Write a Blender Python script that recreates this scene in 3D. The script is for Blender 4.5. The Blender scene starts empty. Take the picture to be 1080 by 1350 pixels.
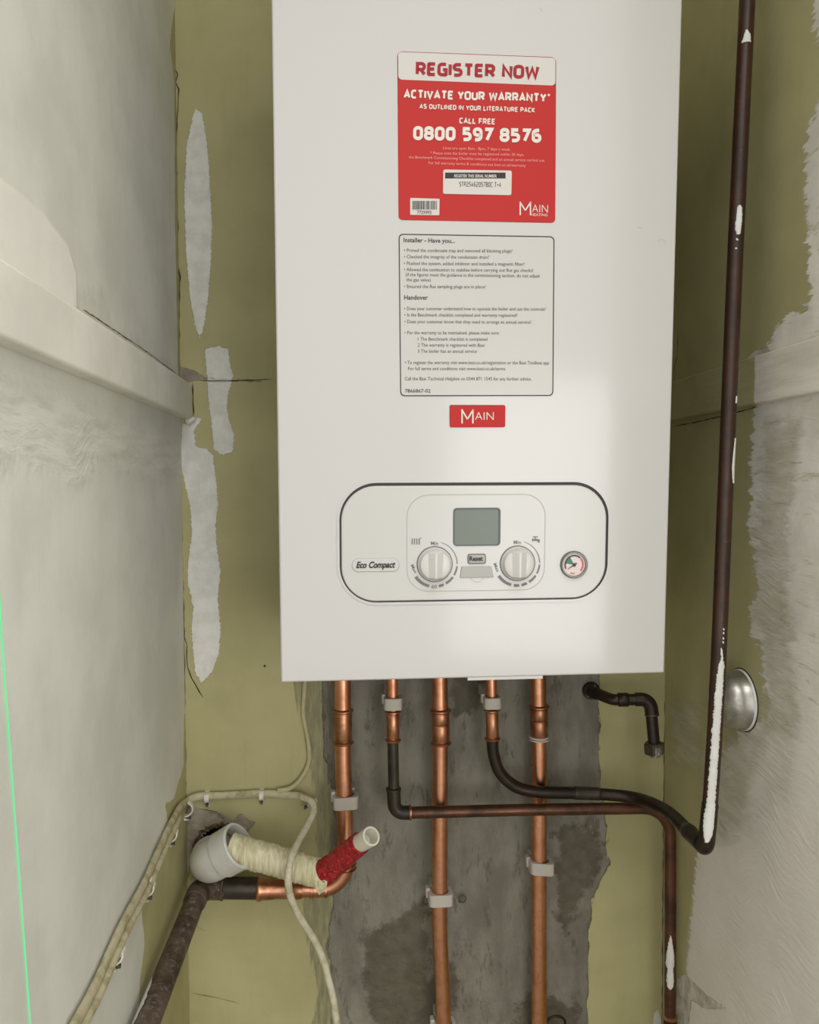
import bpy, bmesh, math, random
import numpy as np
from mathutils import Vector, Matrix
random.seed(7)
sc = bpy.context.scene
COL = sc.collection

# ------------------------------------------------------------------ camera
FPX = 1050.0                       # focal length in pixels of the 1080x1350 frame
CZ = 1.40                          # eye height
_Y = np.array([-90.0, 38.0, FPX]); _Y /= np.linalg.norm(_Y)
_d = .0042; _e = (38 + 90*_d)/FPX
_Z = -np.array([_d, -1.0, _e]); _Z /= np.linalg.norm(_Z)
_X = np.cross(_Z, _Y); _X = _X if _X[0] > 0 else -_X     # rows: world axes seen in the camera
cam_d = bpy.data.cameras.new('camera'); cam = bpy.data.objects.new('camera', cam_d); COL.objects.link(cam)
cam_d.sensor_fit = 'VERTICAL'; cam_d.sensor_height = 24.0; cam_d.lens = FPX/1350*24.0
cam_d.clip_start = .01
_r = Vector((_X[0], _Y[0], _Z[0])); _u = Vector((_X[1], _Y[1], _Z[1])); _f = Vector((_X[2], _Y[2], _Z[2]))
M = Matrix((( _r.x, _u.x, -_f.x, 0), (_r.y, _u.y, -_f.y, 0), (_r.z, _u.z, -_f.z, CZ), (0, 0, 0, 1)))
cam.matrix_world = M
sc.camera = cam

# ------------------------------------------------------------------ world, lights, exposure
sc.view_settings.view_transform = 'Standard'; sc.view_settings.look = 'None'
sc.view_settings.gamma = 1.0; sc.view_settings.use_curve_mapping = False
sc.view_settings.exposure = 0.2
w = bpy.data.worlds.new('world'); sc.world = w; w.use_nodes = True
w.node_tree.nodes['Background'].inputs[0].default_value = (1.0, .993, .978, 1)
w.node_tree.nodes['Background'].inputs[1].default_value = 1.28
def area(name, loc, target, sx, sy, power, color):
    l = bpy.data.lights.new(name, 'AREA'); l.shape = 'RECTANGLE'; l.size = sx; l.size_y = sy
    l.energy = power; l.color = color
    o = bpy.data.objects.new(name, l); COL.objects.link(o); o.location = loc
    o.rotation_euler = (Vector(target)-Vector(loc)).to_track_quat('-Z', 'Y').to_euler()
    return o
area('window_light', (.88, -1.75, 1.0), (.1, 1.0, 1.1), .85, 1.2, 10, (1.0, .98, .95))
area('added_overhead_light', (.45, -.5, 3.3), (.15, .9, 1.1), 1.0, 1.0, 18, (1.0, .985, .96))  # unseen overhead light, added to put highlights on the copper

# ------------------------------------------------------------------ geometry helpers
WB, XL, XR = 1.07, -.209, .449     # back wall y, left and right wall x
def ray(px, py):
    r = np.array([px-540.0, 675.0-py, FPX]); return np.array([r@_X, r@_Y, r@_Z])
C0 = np.array([0, 0, CZ])
def onY(px, py, D): r = ray(px, py); return C0 + r*D/r[1]
def onX(px, py, D): r = ray(px, py); return C0 + r*D/r[0]
# leaning front plane of the boiler
LEAN = math.radians(2.66)
P0 = np.array([0, .785, CZ-.196]); TU = np.array([0, -math.sin(LEAN), math.cos(LEAN)]); TN = np.array([0, -math.cos(LEAN), -math.sin(LEAN)])
def F(px, py, wo=0.0):
    r = ray(px, py); p0 = P0 + TN*wo
    return C0 + r*(((p0-C0)@TN)/(r@TN))
def FL(px, py): p = F(px, py); return np.array([p[0], (p-P0)@TU])
def W(u, v, wo=0.0): return P0 + np.array([u, 0, 0]) + TU*v + TN*wo

def rootof(o):
    while o.parent: o = o.parent
    return o
def finish(name, me, mat, parent, base, smooth):
    me.materials.append(mat)
    if smooth is not False:
        me.shade_smooth()
        if smooth is not True: me.set_sharp_from_angle(angle=math.radians(smooth))
    o = bpy.data.objects.new(name, me); COL.objects.link(o)
    if parent: o.parent = parent
    else: o.location = base
    return o
def mesh(name, V, Fc, mat, parent=None, smooth=35, base=None):
    V = np.array(V, dtype=float)
    if parent: b = np.array(rootof(parent).location)
    else:
        b = np.array(base) if base is not None else np.array([(V[:, 0].min()+V[:, 0].max())/2, (V[:, 1].min()+V[:, 1].max())/2, V[:, 2].min()])
    me = bpy.data.meshes.new(name); me.from_pydata([tuple(v) for v in V-b], [], Fc); me.update()
    bm = bmesh.new(); bm.from_mesh(me); bmesh.ops.recalc_face_normals(bm, faces=bm.faces) if len(Fc) < 30000 else None
    bm.to_mesh(me); bm.free()
    return finish(name, me, mat, parent, b, smooth)
def thing(name, base, label, cat, group=None):
    o = bpy.data.objects.new(name, None); o.empty_display_size = .02; COL.objects.link(o); o.location = base
    return tag(o, label, cat, group)
def tag(o, label, cat, group=None):
    o['label'] = label; o['category'] = cat
    if group: o['group'] = group
    return o
def join(parts):
    V, Fc = [], []
    for v, f in parts:
        n = len(V); V += [tuple(p) for p in v]; Fc += [tuple(i+n for i in q) for q in f]
    return V, Fc
def box(x0, x1, y0, y1, z0, z1):
    V = [(x, y, z) for x in (x0, x1) for y in (y0, y1) for z in (z0, z1)]
    return V, [(0, 1, 3, 2), (4, 6, 7, 5), (0, 4, 5, 1), (2, 3, 7, 6), (0, 2, 6, 4), (1, 5, 7, 3)]
def bevel(o, wdt=.002, seg=2):
    m = o.modifiers.new('bevel', 'BEVEL'); m.width = wdt; m.segments = seg; m.limit_method = 'ANGLE'; return o

def frames(P, up=None):
    P = np.array(P, float); n = len(P); T = np.zeros_like(P)
    T[1:-1] = P[2:]-P[:-2]; T[0] = P[1]-P[0]; T[-1] = P[-1]-P[-2]
    T /= np.linalg.norm(T, axis=1)[:, None]
    a = np.array([0, 0, 1.0]) if abs(T[0][2]) < .9 else np.array([0, -1.0, 0])
    if up is not None: a = np.array(up, float)
    N = []; cur = a
    for t in T:
        if up is not None: cur = a
        cur = cur - t*(cur@t); cur = cur/np.linalg.norm(cur); N.append(cur)
    return P, T, np.array(N)
def tube(P, r, seg=28, up=None, r2=None, caps=True, hollow=None):
    P, T, N = frames(P, up); n = len(P)
    R = np.full(n, r) if np.isscalar(r) else np.array(r); R2 = R if r2 is None else (np.full(n, r2) if np.isscalar(r2) else np.array(r2))
    V, Fc = [], []
    for i in range(n):
        B = np.cross(T[i], N[i])
        for k in range(seg):
            a = 2*math.pi*k/seg
            V.append(P[i] + N[i]*math.cos(a)*R[i] + B*math.sin(a)*R2[i])
    for i in range(n-1):
        for k in range(seg):
            k2 = (k+1) % seg
            Fc.append((i*seg+k, i*seg+k2, (i+1)*seg+k2, (i+1)*seg+k))
    if caps: Fc.append(tuple(range(seg-1, -1, -1))); Fc.append(tuple((n-1)*seg+k for k in range(seg)))
    return V, Fc
def fillet(P, rad, n=12):
    """waypoints with rounded corners"""
    P = [np.array(p, float) for p in P]; out = [P[0]]
    for i in range(1, len(P)-1):
        a, b, c = P[i-1], P[i], P[i+1]
        r = rad if np.isscalar(rad) else rad[i-1]
        u = (a-b)/np.linalg.norm(a-b); v = (c-b)/np.linalg.norm(c-b)
        ang = math.acos(max(-1, min(1, u@v)))
        d = r/math.tan(ang/2)
        s, e = b+u*d, b+v*d
        bis = (u+v)/np.linalg.norm(u+v); cen = b + bis*r/math.sin(ang/2)
        s0, e0 = s-cen, e-cen; tot = math.pi-ang
        for k in range(n+1):
            t = k/n
            out.append(cen + (s0*math.sin((1-t)*tot) + e0*math.sin(t*tot))/math.sin(tot))
    out.append(P[-1]); return out
def dense(P, step=.01):
    out = [np.array(P[0])]
    for a, b in zip(P[:-1], P[1:]):
        a, b = np.array(a), np.array(b); m = max(1, int(np.linalg.norm(b-a)/step))
        out += [a+(b-a)*(k/m) for k in range(1, m+1)]
    return out
def spline(P, n=10):
    P = [np.array(p, float) for p in P]; Q = [2*P[0]-P[1]] + P + [2*P[-1]-P[-2]]; out = []
    for i in range(1, len(Q)-2):
        a, b, c, d = Q[i-1:i+3]
        for k in range(n):
            t = k/n
            out.append(.5*((2*b)+(-a+c)*t+(2*a-5*b+4*c-d)*t*t+(-a+3*b-3*c+d)*t**3))
    out.append(P[-1]); return out
def lathe(A, B, prof, seg=32, caps=True, rot=0.0):
    """prof: (t along A->B in metres or 0..1, radius)"""
    A, B = np.array(A, float), np.array(B, float); L = np.linalg.norm(B-A); T = (B-A)/L
    up = np.array([0, 0, 1.0]) if abs(T[2]) < .9 else np.array([0, -1.0, 0])
    N = up-T*(up@T); N /= np.linalg.norm(N); Bn = np.cross(T, N); V, Fc = [], []
    for t, r in prof:
        for k in range(seg):
            a = 2*math.pi*k/seg+rot; V.append(A+T*t*L+(N*math.cos(a)+Bn*math.sin(a))*max(r, 1e-5))
    for i in range(len(prof)-1):
        for k in range(seg):
            k2 = (k+1) % seg; Fc.append((i*seg+k, i*seg+k2, (i+1)*seg+k2, (i+1)*seg+k))
    if caps: Fc.append(tuple(range(seg-1, -1, -1))); Fc.append(tuple((len(prof)-1)*seg+k for k in range(seg)))
    return V, Fc

# ------------------------------------------------------------------ materials
def srgb(r, g, b):
    f = lambda c: (c/255/12.92) if c/255 <= .04045 else ((c/255+.055)/1.055)**2.4
    return (f(r), f(g), f(b), 1)
class NT:
    def __init__(s, name):
        s.m = bpy.data.materials.new(name); s.m.use_nodes = True; s.t = s.m.node_tree; s.n = s.t.nodes
        s.b = s.n['Principled BSDF']
    def link(s, a, b): s.t.links.new(a, b)
    def noise(s, scale, detail=3, rough=.55, vec=None, dist=0):
        n = s.n.new('ShaderNodeTexNoise'); n.inputs['Scale'].default_value = scale; n.inputs['Detail'].default_value = detail
        n.inputs['Roughness'].default_value = rough; n.inputs['Distortion'].default_value = dist
        s.link(vec if vec is not None else s.geo(), n.inputs['Vector']); return n.outputs['Fac']
    def geo(s):
        if not hasattr(s, 'g'): s.g = s.n.new('ShaderNodeNewGeometry').outputs['Position']
        return s.g
    def stretch(s, sx, sy, sz, rot=None, warp=0):
        v = s.geo()
        if warp:
            n = s.n.new('ShaderNodeTexNoise'); n.inputs['Scale'].default_value = 9; n.inputs['Detail'].default_value = 1; s.link(v, n.inputs['Vector'])
            vm = s.n.new('ShaderNodeVectorMath'); vm.operation = 'MULTIPLY_ADD'; s.link(n.outputs['Color'], vm.inputs[0]); vm.inputs[1].default_value = (warp,)*3; s.link(v, vm.inputs[2]); v = vm.outputs[0]
        m = s.n.new('ShaderNodeMapping'); m.inputs['Scale'].default_value = (sx, sy, sz)
        if rot: m.inputs['Rotation'].default_value = rot
        s.link(v, m.inputs['Vector']); return m.outputs[0]
    def ramp(s, x, a, b, lo=0, hi=1):
        n = s.n.new('ShaderNodeMapRange'); n.interpolation_type = 'SMOOTHSTEP'
        s.link(x, n.inputs['Value']); n.inputs['From Min'].default_value = a; n.inputs['From Max'].default_value = b
        n.inputs['To Min'].default_value = lo; n.inputs['To Max'].default_value = hi; return n.outputs['Result']
    def mix(s, fac, a, b):
        n = s.n.new('ShaderNodeMix'); n.data_type = 'RGBA'
        for val, i in ((fac, 0), (a, 6), (b, 7)):
            if hasattr(val, 'default_value') or hasattr(val, 'is_linked'): s.link(val, n.inputs[i])
            else: n.inputs[i].default_value = val
        return n.outputs[2]
    def math(s, op, a, b=None, c=None):
        n = s.n.new('ShaderNodeMath'); n.operation = op
        for val, i in ((a, 0), (b, 1), (c, 2)):
            if val is None: continue
            if hasattr(val, 'is_linked'): s.link(val, n.inputs[i])
            else: n.inputs[i].default_value = val
        return n.outputs[0]
    def attr(s, name):
        n = s.n.new('ShaderNodeAttribute'); n.attribute_name = name; return n.outputs['Fac']
    def bump(s, h, strength=.3, dist=.002):
        n = s.n.new('ShaderNodeBump'); n.inputs['Strength'].default_value = strength; n.inputs['Distance'].default_value = dist
        s.link(h, n.inputs['Height'])
        if hasattr(s, 'lastb'): s.link(s.lastb, n.inputs['Normal'])
        s.lastb = n.outputs[0]; s.link(n.outputs[0], s.b.inputs['Normal'])
    def color(s, c):
        if hasattr(c, 'is_linked'): s.link(c, s.b.inputs['Base Color'])
        else: s.b.inputs['Base Color'].default_value = c
    def p(s, **k):
        for a, v in k.items():
            i = s.b.inputs[a.replace('_', ' ')]
            if hasattr(v, 'is_linked'): s.link(v, i)
            else: i.default_value = v
        return s
def simple(name, c, rough=.5, metal=0, coat=0, var=0, bump=0, bscale=200):
    t = NT(name); t.p(Roughness=rough, Metallic=metal)
    if coat: t.p(Coat_Weight=coat, Coat_Roughness=.05)
    if var:
        d = tuple(x*(1-var) for x in c[:3])+(1,)
        t.color(t.mix(t.ramp(t.noise(60, 4), .35, .65), d, c))
    else: t.color(c)
    if bump: t.bump(t.noise(bscale, 3), bump, .001)
    return t.m

M_white = simple('boiler_white_enamel', srgb(200, 198, 195), .14, coat=.12)
M_fascia = simple('fascia_white_plastic', srgb(198, 197, 193), .2, coat=.1)
M_side = simple('casing_side_grey', srgb(150, 148, 140), .4)
M_black = simple('gap_black', srgb(38, 37, 36), .5)
M_line = simple('print_grey_line', srgb(176, 173, 164), .4)
M_dgrey = simple('print_dark_grey', srgb(112, 110, 106), .4)
M_ink = simple('print_black', srgb(52, 50, 50), .45)
M_inkb = simple('print_heavy_black', srgb(24, 23, 24), .45)
M_red = simple('sticker_red', srgb(184, 20, 14), .6)
M_redink = simple('print_red', srgb(158, 8, 22), .6)
M_pink = simple('print_pink', srgb(232, 150, 140), .4)
M_paper = simple('sticker_white', srgb(206, 201, 195), .32)
M_offw = simple('print_white', srgb(222, 216, 206), .35)
M_sheet = simple('sticker_clear_grey', srgb(198, 195, 190), .25)
M_lcd = simple('lcd_glass', srgb(100, 111, 99), .3)
M_button = simple('button_grey', srgb(168, 168, 162), .35)
M_knob = simple('knob_plastic', srgb(206, 204, 199), .28)
M_green = simple('gauge_green', srgb(50, 120, 90), .4)
M_gred = simple('gauge_red', srgb(205, 90, 100), .4)
M_clip = simple('pipe_clip_nylon', srgb(186, 180, 170), .35, bump=.05)
M_pvc = simple('grey_white_plastic', srgb(205, 205, 196), .32, var=.08, bump=.06, bscale=60)
M_cableclip = simple('painted_clip', srgb(226, 224, 212), .5, var=.1)
M_paint = simple('white_paint_drips', srgb(222, 222, 216), .55, var=.08, bump=.5, bscale=400)
M_nail = simple('dull_steel', srgb(92, 86, 72), .45, .7)
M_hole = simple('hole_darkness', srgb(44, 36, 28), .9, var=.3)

def copper(name, c1, c2, rough=.26, stain=.5, metal=1.0):
    t = NT(name); n1 = t.noise(38, 5, .6); n2 = t.noise(160, 4, .6, t.stretch(1, 1, .25))
    col = t.mix(t.ramp(n1, .4, .66), c1, c2)
    col = t.mix(t.ramp(n2, .62, .75, 0, stain), col, srgb(96, 58, 40))
    t.color(col); t.p(Metallic=metal, Roughness=t.ramp(n1, .3, .75, rough, rough+.16))
    t.bump(t.noise(90, 2), .05, .001); return t.m
M_cu = copper('copper_tube', srgb(224, 164, 130), srgb(204, 142, 110), .27, .22)
M_cu2 = copper('copper_tube_oxidised', srgb(160, 100, 76), srgb(124, 74, 56), .33, .35)
M_fit = copper('copper_fitting_stained', srgb(206, 150, 118), srgb(160, 110, 80), .3, .7)
def darkpipe(name, c1, c2, metal=.35, rough=.38):
    t = NT(name); n1 = t.noise(26, 5, .65); n2 = t.noise(240, 3)
    col = t.mix(t.ramp(n1, .35, .68), c1, c2); col = t.mix(t.ramp(n2, .66, .74, 0, .35), col, srgb(120, 104, 86))
    t.color(col); t.p(Metallic=metal, Roughness=t.ramp(n1, .3, .7, rough-.08, rough+.12)); t.bump(n2, .08, .001); return t.m
M_dark = darkpipe('tarnished_pipe', srgb(52, 37, 27), srgb(34, 27, 21))
M_dark2 = darkpipe('tarnished_green_pipe', srgb(66, 62, 50), srgb(48, 42, 34))
M_brown = darkpipe('tarnished_brown_pipe', srgb(104, 68, 48), srgb(66, 46, 34), .5, .36)
M_tall = darkpipe('brown_painted_pipe', srgb(64, 37, 22), srgb(44, 27, 17), .1, .36)
t = NT('dirty_lead_pipe'); n1 = t.noise(30, 6, .7); n2 = t.noise(150, 5, .7)
t.color(t.mix(t.ramp(n2, .5, .72, 0, .75), t.mix(t.ramp(n1, .38, .62), srgb(62, 46, 38), srgb(98, 84, 72)), srgb(142, 132, 118)))
t.p(Roughness=.6, Metallic=.15); t.bump(n2, .4, .002); M_lead = t.m
t = NT('chrome_dull'); n1 = t.noise(50, 4, .6)
t.color(t.mix(t.ramp(n1, .35, .7), srgb(196, 194, 186), srgb(150, 148, 138))); t.p(Metallic=.9, Roughness=t.ramp(n1, .3, .7, .32, .45)); t.bump(t.noise(60, 2), .15, .002); M_chrome = t.m
t = NT('crusty_metal'); n1 = t.noise(420, 4, .7)
t.color(t.mix(t.ramp(n1, .45, .6), srgb(130, 126, 114), srgb(214, 210, 198))); t.p(Metallic=.3, Roughness=.35); t.bump(n1, 1, .004); M_crust = t.m
t = NT('masking_tape'); n1 = t.noise(120, 3, .5, t.stretch(2.2, 1, .25)); n2 = t.noise(30, 3)
t.color(t.mix(t.ramp(n1, .35, .68), srgb(196, 188, 150), srgb(224, 217, 186))); t.p(Roughness=.5); t.bump(n1, .5, .002); M_tape = t.m
t = NT('red_tape'); n1 = t.noise(140, 4, .6, dist=1.5)
t.color(t.mix(t.ramp(n1, .4, .65), srgb(150, 18, 26), srgb(196, 34, 40))); t.p(Roughness=.22); t.bump(n1, 1.0, .005); M_redtape = t.m
t = NT('dirty_cable_sheath'); n1 = t.noise(60, 5, .65); n2 = t.noise(14, 3)
t.color(t.mix(t.ramp(n1, .4, .7), srgb(206, 200, 176), srgb(172, 164, 134))); t.p(Roughness=.5); t.bump(n1, .15, .001); M_cable = t.m
t = NT('painted_cable_sheath'); n1 = t.noise(60, 5, .65)
t.color(t.mix(t.ramp(n1, .4, .65), srgb(186, 178, 148), srgb(152, 144, 104))); t.p(Roughness=.6); t.bump(n1, .3, .001); M_cable2 = t.m
t = NT('laser_green_light'); t.color((0, 0, 0, 1)); t.p(Emission_Color=srgb(120, 240, 165), Emission_Strength=.85); M_laser = t.m
M_cable3 = simple('olive_overpaint', srgb(184, 178, 138), .6, var=.12, bump=.3)
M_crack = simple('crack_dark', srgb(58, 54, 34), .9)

OLIVE = (srgb(184, 178, 132), srgb(168, 162, 118))
def wall_mat(name, base, layers, mott=(7, .06), brush=None, fine=.12):
    """base: two colours; layers: dicts attr, cols, amp, scale, soft, rough, lift"""
    t = NT(name)
    def patch(cols, sc1, st=None):
        n = t.noise(sc1, 6, .6, st); return t.mix(t.ramp(n, .34, .68), cols[0], cols[1])
    col = patch(base, mott[0]); h = t.noise(160, 4, .6)
    streak = t.noise(22, 4, .6, t.stretch(3.0, 3.0, .45))
    col = t.mix(t.ramp(streak, .5, .85, 0, .25), col, tuple(c*.86 for c in base[1][:3])+(1,))
    rough = .62
    t.bump(h, fine, .002)
    for L in layers:
        a = t.attr(L['attr'])
        n = t.noise(L.get('scale', 120), L.get('det', 4), .65, L.get('vec') and t.stretch(*L['vec']), )
        nn = t.math('MULTIPLY', t.math('SUBTRACT', n, .5), L.get('amp', 4)*2)
        d = t.math('ADD', a, nn); m = t.ramp(d, -L.get('soft', .4), L.get('soft', .4), 0, L.get('op', 1))
        c = patch(L['cols'], L.get('cs', 30), L.get('cvec') and t.stretch(*L['cvec']))
        if 'third' in L: 
            n3 = t.noise(L.get('ts', 60), 6, .7, L.get('tvec') and t.stretch(*L['tvec'])); c = t.mix(t.ramp(n3, L.get('t0', .55), L.get('t0', .55)+.12, 0, .8), c, L['third'])
        col = t.mix(m, col, c)
        if L.get('lift'): t.bump(m, .6, L['lift'])
        if L.get('relief'): 
            t.bump(t.math('MULTIPLY', m, t.noise(L.get('rs', 90), 5, .6, L.get('rvec') and t.stretch(*L['rvec'], warp=L.get('warp', 0)))), L['relief'], .003)
    t.color(col); t.p(Roughness=rough, Specular_IOR_Level=.3); return t.m

# ------------------------------------------------------------------ walls with signed-distance paint maps
def sdf(P, poly):
    """signed distance in mm, positive inside"""
    P = P; n = len(poly); d = np.full(len(P), 1e9); ins = np.zeros(len(P), bool)
    for i in range(n):
        a, b = poly[i], poly[(i+1) % n]; ab = b-a; t = np.clip(((P-a)@ab)/max(ab@ab, 1e-12), 0, 1)
        q = P-a-t[:, None]*ab; d = np.minimum(d, (q*q).sum(1))
        c = ((a[1] > P[:, 1]) != (b[1] > P[:, 1])); 
        with np.errstate(divide='ignore', invalid='ignore'):
            xx = a[0] + (P[:, 1]-a[1])*(b[0]-a[0])/(b[1]-a[1] if b[1] != a[1] else 1e-12)
        ins ^= c & (P[:, 0] < xx)
    d = np.sqrt(d)*1000; return np.where(ins, d, -d)
def gridwall(name, axis, k, A, Zs, layers, mat, parent=None, hole=None):
    """axis 'Y': plane y=k spanned by x; axis 'X': plane x=k spanned by y"""
    A = np.array(A); Zs = np.array(Zs); na, nz = len(A), len(Zs)
    aa, zz = np.meshgrid(A, Zs); P = np.stack([aa.ravel(), zz.ravel()], 1)
    V = np.stack([P[:, 0], np.full(len(P), k), P[:, 1]], 1) if axis == 'Y' else np.stack([np.full(len(P), k), P[:, 0], P[:, 1]], 1)
    idx = np.arange(na*nz).reshape(nz, na)
    Q = np.stack([idx[:-1, :-1].ravel(), idx[:-1, 1:].ravel(), idx[1:, 1:].ravel(), idx[1:, :-1].ravel()], 1)
    if hole is not None:
        for (hc, hr) in hole:
            rr = np.hypot(P[:, 0]-hc[0], P[:, 1]-hc[1]); Q = Q[~(rr[Q] < hr).all(1)]
            near = (np.abs(rr-hr) < .0035) & (rr < hr+.003)
            for i in np.where(near & (rr < hr))[0]:
                s = hr/rr[i]; nx, nz_ = hc[0]+(P[i, 0]-hc[0])*s, hc[1]+(P[i, 1]-hc[1])*s
                V[i, 2] = nz_
                V[i, 0 if axis == 'Y' else 1] = nx
    me = bpy.data.meshes.new(name); base = np.array([0, 0, 0.])
    me.from_pydata(V.tolist(), [], Q.tolist()); me.update()
    for lname, polys in layers.items():
        d = np.full(len(P), -200.0)
        for poly in polys:
            pp = []
            for (px, py) in poly:
                q = onY(px, py, k) if axis == 'Y' else onX(px, py, k)
                pp.append((q[0] if axis == 'Y' else q[1], q[2]))
            d = np.maximum(d, sdf(P, np.array(pp)))
        at = me.attributes.new(lname, 'FLOAT', 'POINT'); at.data.foreach_set('value', d.astype(np.float32))
    me.materials.append(mat); me.shade_smooth()
    o = bpy.data.objects.new(name, me); COL.objects.link(o); o['kind'] = 'structure'
    if parent: o.parent = parent
    return o
Z0, Z1 = 0.0, 2.35
zs = [0, .3] + list(np.arange(.585, 1.95, .0036)) + [2.1, Z1]

# hole of the waste pipe and of the tarnished stub
HC = onY(289, 1118, WB); HC = (HC[0], HC[2]); HR = .0305
HC2 = onY(779, 910, WB); HC2 = (HC2[0], HC2[2]); HR2 = .0105

G1, G2 = srgb(138, 134, 121), srgb(114, 110, 98)
back_layers = {
 'smear': [[(385,890),(430,890),(445,1000),(440,1120),(452,1180),(440,1260),(455,1350),(455,1370),(408,1370),(418,1300),(405,1240),(398,1190),(412,1150),(420,1080),(405,980)]],
 'cement': [[(424,880),(789,880),(790,1010),(797,1080),(802,1140),(782,1180),(776,1230),(774,1370),(436,1370),(440,1300),(432,1250),(440,1190),(436,1120),(440,1060),(428,990)]],
 'damp': [[(735,1090),(770,1085),(795,1110),(788,1150),(770,1180),(745,1230),(735,1200)],
          [(478,1235),(510,1215),(560,1190),(566,1240),(560,1300),(600,1260),(606,1310),(570,1370),(500,1370),(484,1320)],
          [(680,1330),(700,1310),(760,1325),(765,1370),(672,1370)], [(590,880),(640,880),(636,935),(600,945)]],
 'filler': [[(257,142),(267,150),(274,195),(280,300),(278,345),(274,400),(268,435),(263,447),(256,425),(250,385),(245,330),(243,255),(246,190)],
            [(270,460),(290,456),(301,461),(303,480),(308,495),(302,515),(299,535),(303,555),(309,575),(307,596),(293,600),(282,592),(279,560),(275,530),(273,500)],
            [(240,560),(252,555),(262,548),(266,554),(256,566),(258,590),(272,591),(281,600),(286,640),(288,668),(284,690),(286,720),(291,755),(287,790),(291,830),(289,860),(280,885),(266,902),(257,885),(252,830),(255,800),(247,768),(249,735),(253,700),(251,670),(243,635),(238,610)]],
 'nick': [[(862,1338),(867,1330),(872,1345),(872,1370),(860,1370)]],
 'rough': [[(246,1058),(262,1066),(292,1072),(318,1090),(326,1112),(318,1130),(255,1135),(245,1170)],
           [(317,1072),(330,1082),(338,1084),(324,1098),(312,1094),(308,1082)],
           [(233,480),(244,486),(256,489),(268,497),(300,501),(300,503),(258,502),(248,504),(233,497)],
           [(300,499),(345,501),(345,503),(300,503)]],
}
M_back = wall_mat('wall_back_paint', OLIVE, [
    dict(attr='smear', cols=(srgb(150, 148, 112), srgb(118, 114, 92)), amp=18, scale=40, vec=(3, 1, .35), soft=2.5, op=.85, cs=70, cvec=(3, 1, .4), relief=.5, rs=60),
    dict(attr='cement', cols=(G1, G2), amp=10, scale=70, vec=(2, 1, .6), soft=1.2, cs=20, cvec=(1.6, 1, .6), third=srgb(92, 88, 76), ts=40, tvec=(1.6, 1, .5), t0=.55, relief=1.0, rs=70, det=7),
    dict(attr='damp', cols=(srgb(98, 92, 76), srgb(80, 75, 60)), amp=26, scale=60, det=7, soft=6, op=.85, cs=60, relief=.6),
    dict(attr='rough', cols=(srgb(165, 156, 140), srgb(138, 128, 112)), amp=3, scale=150, soft=.5, cs=80, relief=1, rs=150),
    dict(attr='nick', cols=(srgb(222, 220, 212), srgb(200, 198, 190)), amp=2, scale=200, soft=.4),
    dict(attr='filler', cols=(srgb(230, 229, 223), srgb(214, 213, 206)), amp=3.4, scale=260, soft=.3, cs=50, lift=.0006, relief=.35, rs=220)], mott=(5, .1))
xs = list(np.arange(XL, XR, .0036)) + [XR]
wall_back = gridwall('wall_back', 'Y', WB, xs, zs, back_layers, M_back, hole=[(HC, HR), (HC2, HR2)])

P1c, P2c = srgb(222, 222, 213), srgb(208, 208, 198)
left_layers = {
 'skim': [[(-90,170),(-20,225),(20,250),(60,285),(90,325),(101,360),(102,408),(60,392),(-90,340)]],
 'scuff': [[(-90,330),(20,385),(90,395),(110,385),(135,380),(150,420),(205,470),(240,492),(245,520),(-90,340)]],
 'olive': [[(222,-30),(224,60),(230,110),(231,300),(235,500),(260,500),(260,-30)],
           [(242,1010),(243,940),(260,940),(260,1380),(180,1380),(185,1290),(191,1240),(187,1200),(195,1150),(212,1105),(222,1085),(218,1060),(228,1055)]],
 'brush': [[(-90,455),(10,490),(240,590),(242,640),(200,630),(140,600),(100,640),(60,610),(-90,620)]],
}
M_left = wall_mat('wall_left_plaster', (P1c, P2c), [
    dict(attr='scuff', cols=(srgb(212, 210, 198), srgb(192, 190, 176)), amp=22, scale=30, soft=10, op=.6, cs=60, relief=.3),
    dict(attr='skim', cols=(srgb(234, 232, 222), srgb(228, 226, 216)), amp=2, scale=20, soft=2, op=.9, lift=.001),
    dict(attr='brush', cols=(srgb(226, 225, 216), srgb(200, 199, 188)), amp=22, scale=18, soft=14, op=.75, cs=40, cvec=(1, .35, 2), relief=1.2, rs=40, rvec=(1, .5, 2.5), warp=.05),
    dict(attr='olive', cols=OLIVE, amp=5, scale=40, soft=.6, cs=10)], mott=(9, .1))
ysl = [.25, .35] + list(np.arange(.42, WB-.001, .004)) + [WB]
wall_left = gridwall('wall_left', 'X', XL, ysl, zs, left_layers, M_left)

right_layers = {
 'white': [[(1074,-20),(1073,40),(1078,52),(1120,60),(1120,-20)],
           [(1076,150),(1067,158),(1063,200),(1063,270),(1066,330),(1068,402),(1045,410),(1024,428),(1016,446),(1008,452),(1016,466),(1002,478),(995,500),(995,535),(992,570),(989,610),(992,640),(986,690),(994,730),(1000,780),(988,800),(990,835),(1004,850),(1006,900),(1004,950),(980,965),(962,985),(938,1010),(930,1050),(928,1090),(920,1120),(916,1160),(909,1240),(905,1300),(898,1370),(1400,1500),(1400,-60),(1130,-30)]],
 'skim': [[(1010,980),(1075,960),(1200,900),(1200,1370),(905,1370),(907,1290),(918,1150),(940,1120),(975,1090)]],
 'rough': [[(975,482),(995,462),(1012,458),(1020,468),(985,478),(960,486)],
           [(893,1290),(903,1284),(930,1310),(958,1330),(930,1330),(912,1318),(905,1370),(890,1370)]],
 'feather': [[(925,1000),(960,975),(1000,965),(1010,900),(1000,820),(995,700),(1010,560),(1050,560),(1035,700),(1040,850),(1050,950),(1030,1040),(985,1090),(930,1110)],
             [(885,930),(925,930),(920,1010),(890,1010)]],
 'olivepatch': [[(1008,905),(1018,925),(1010,950),(1000,940)]],
}
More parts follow.
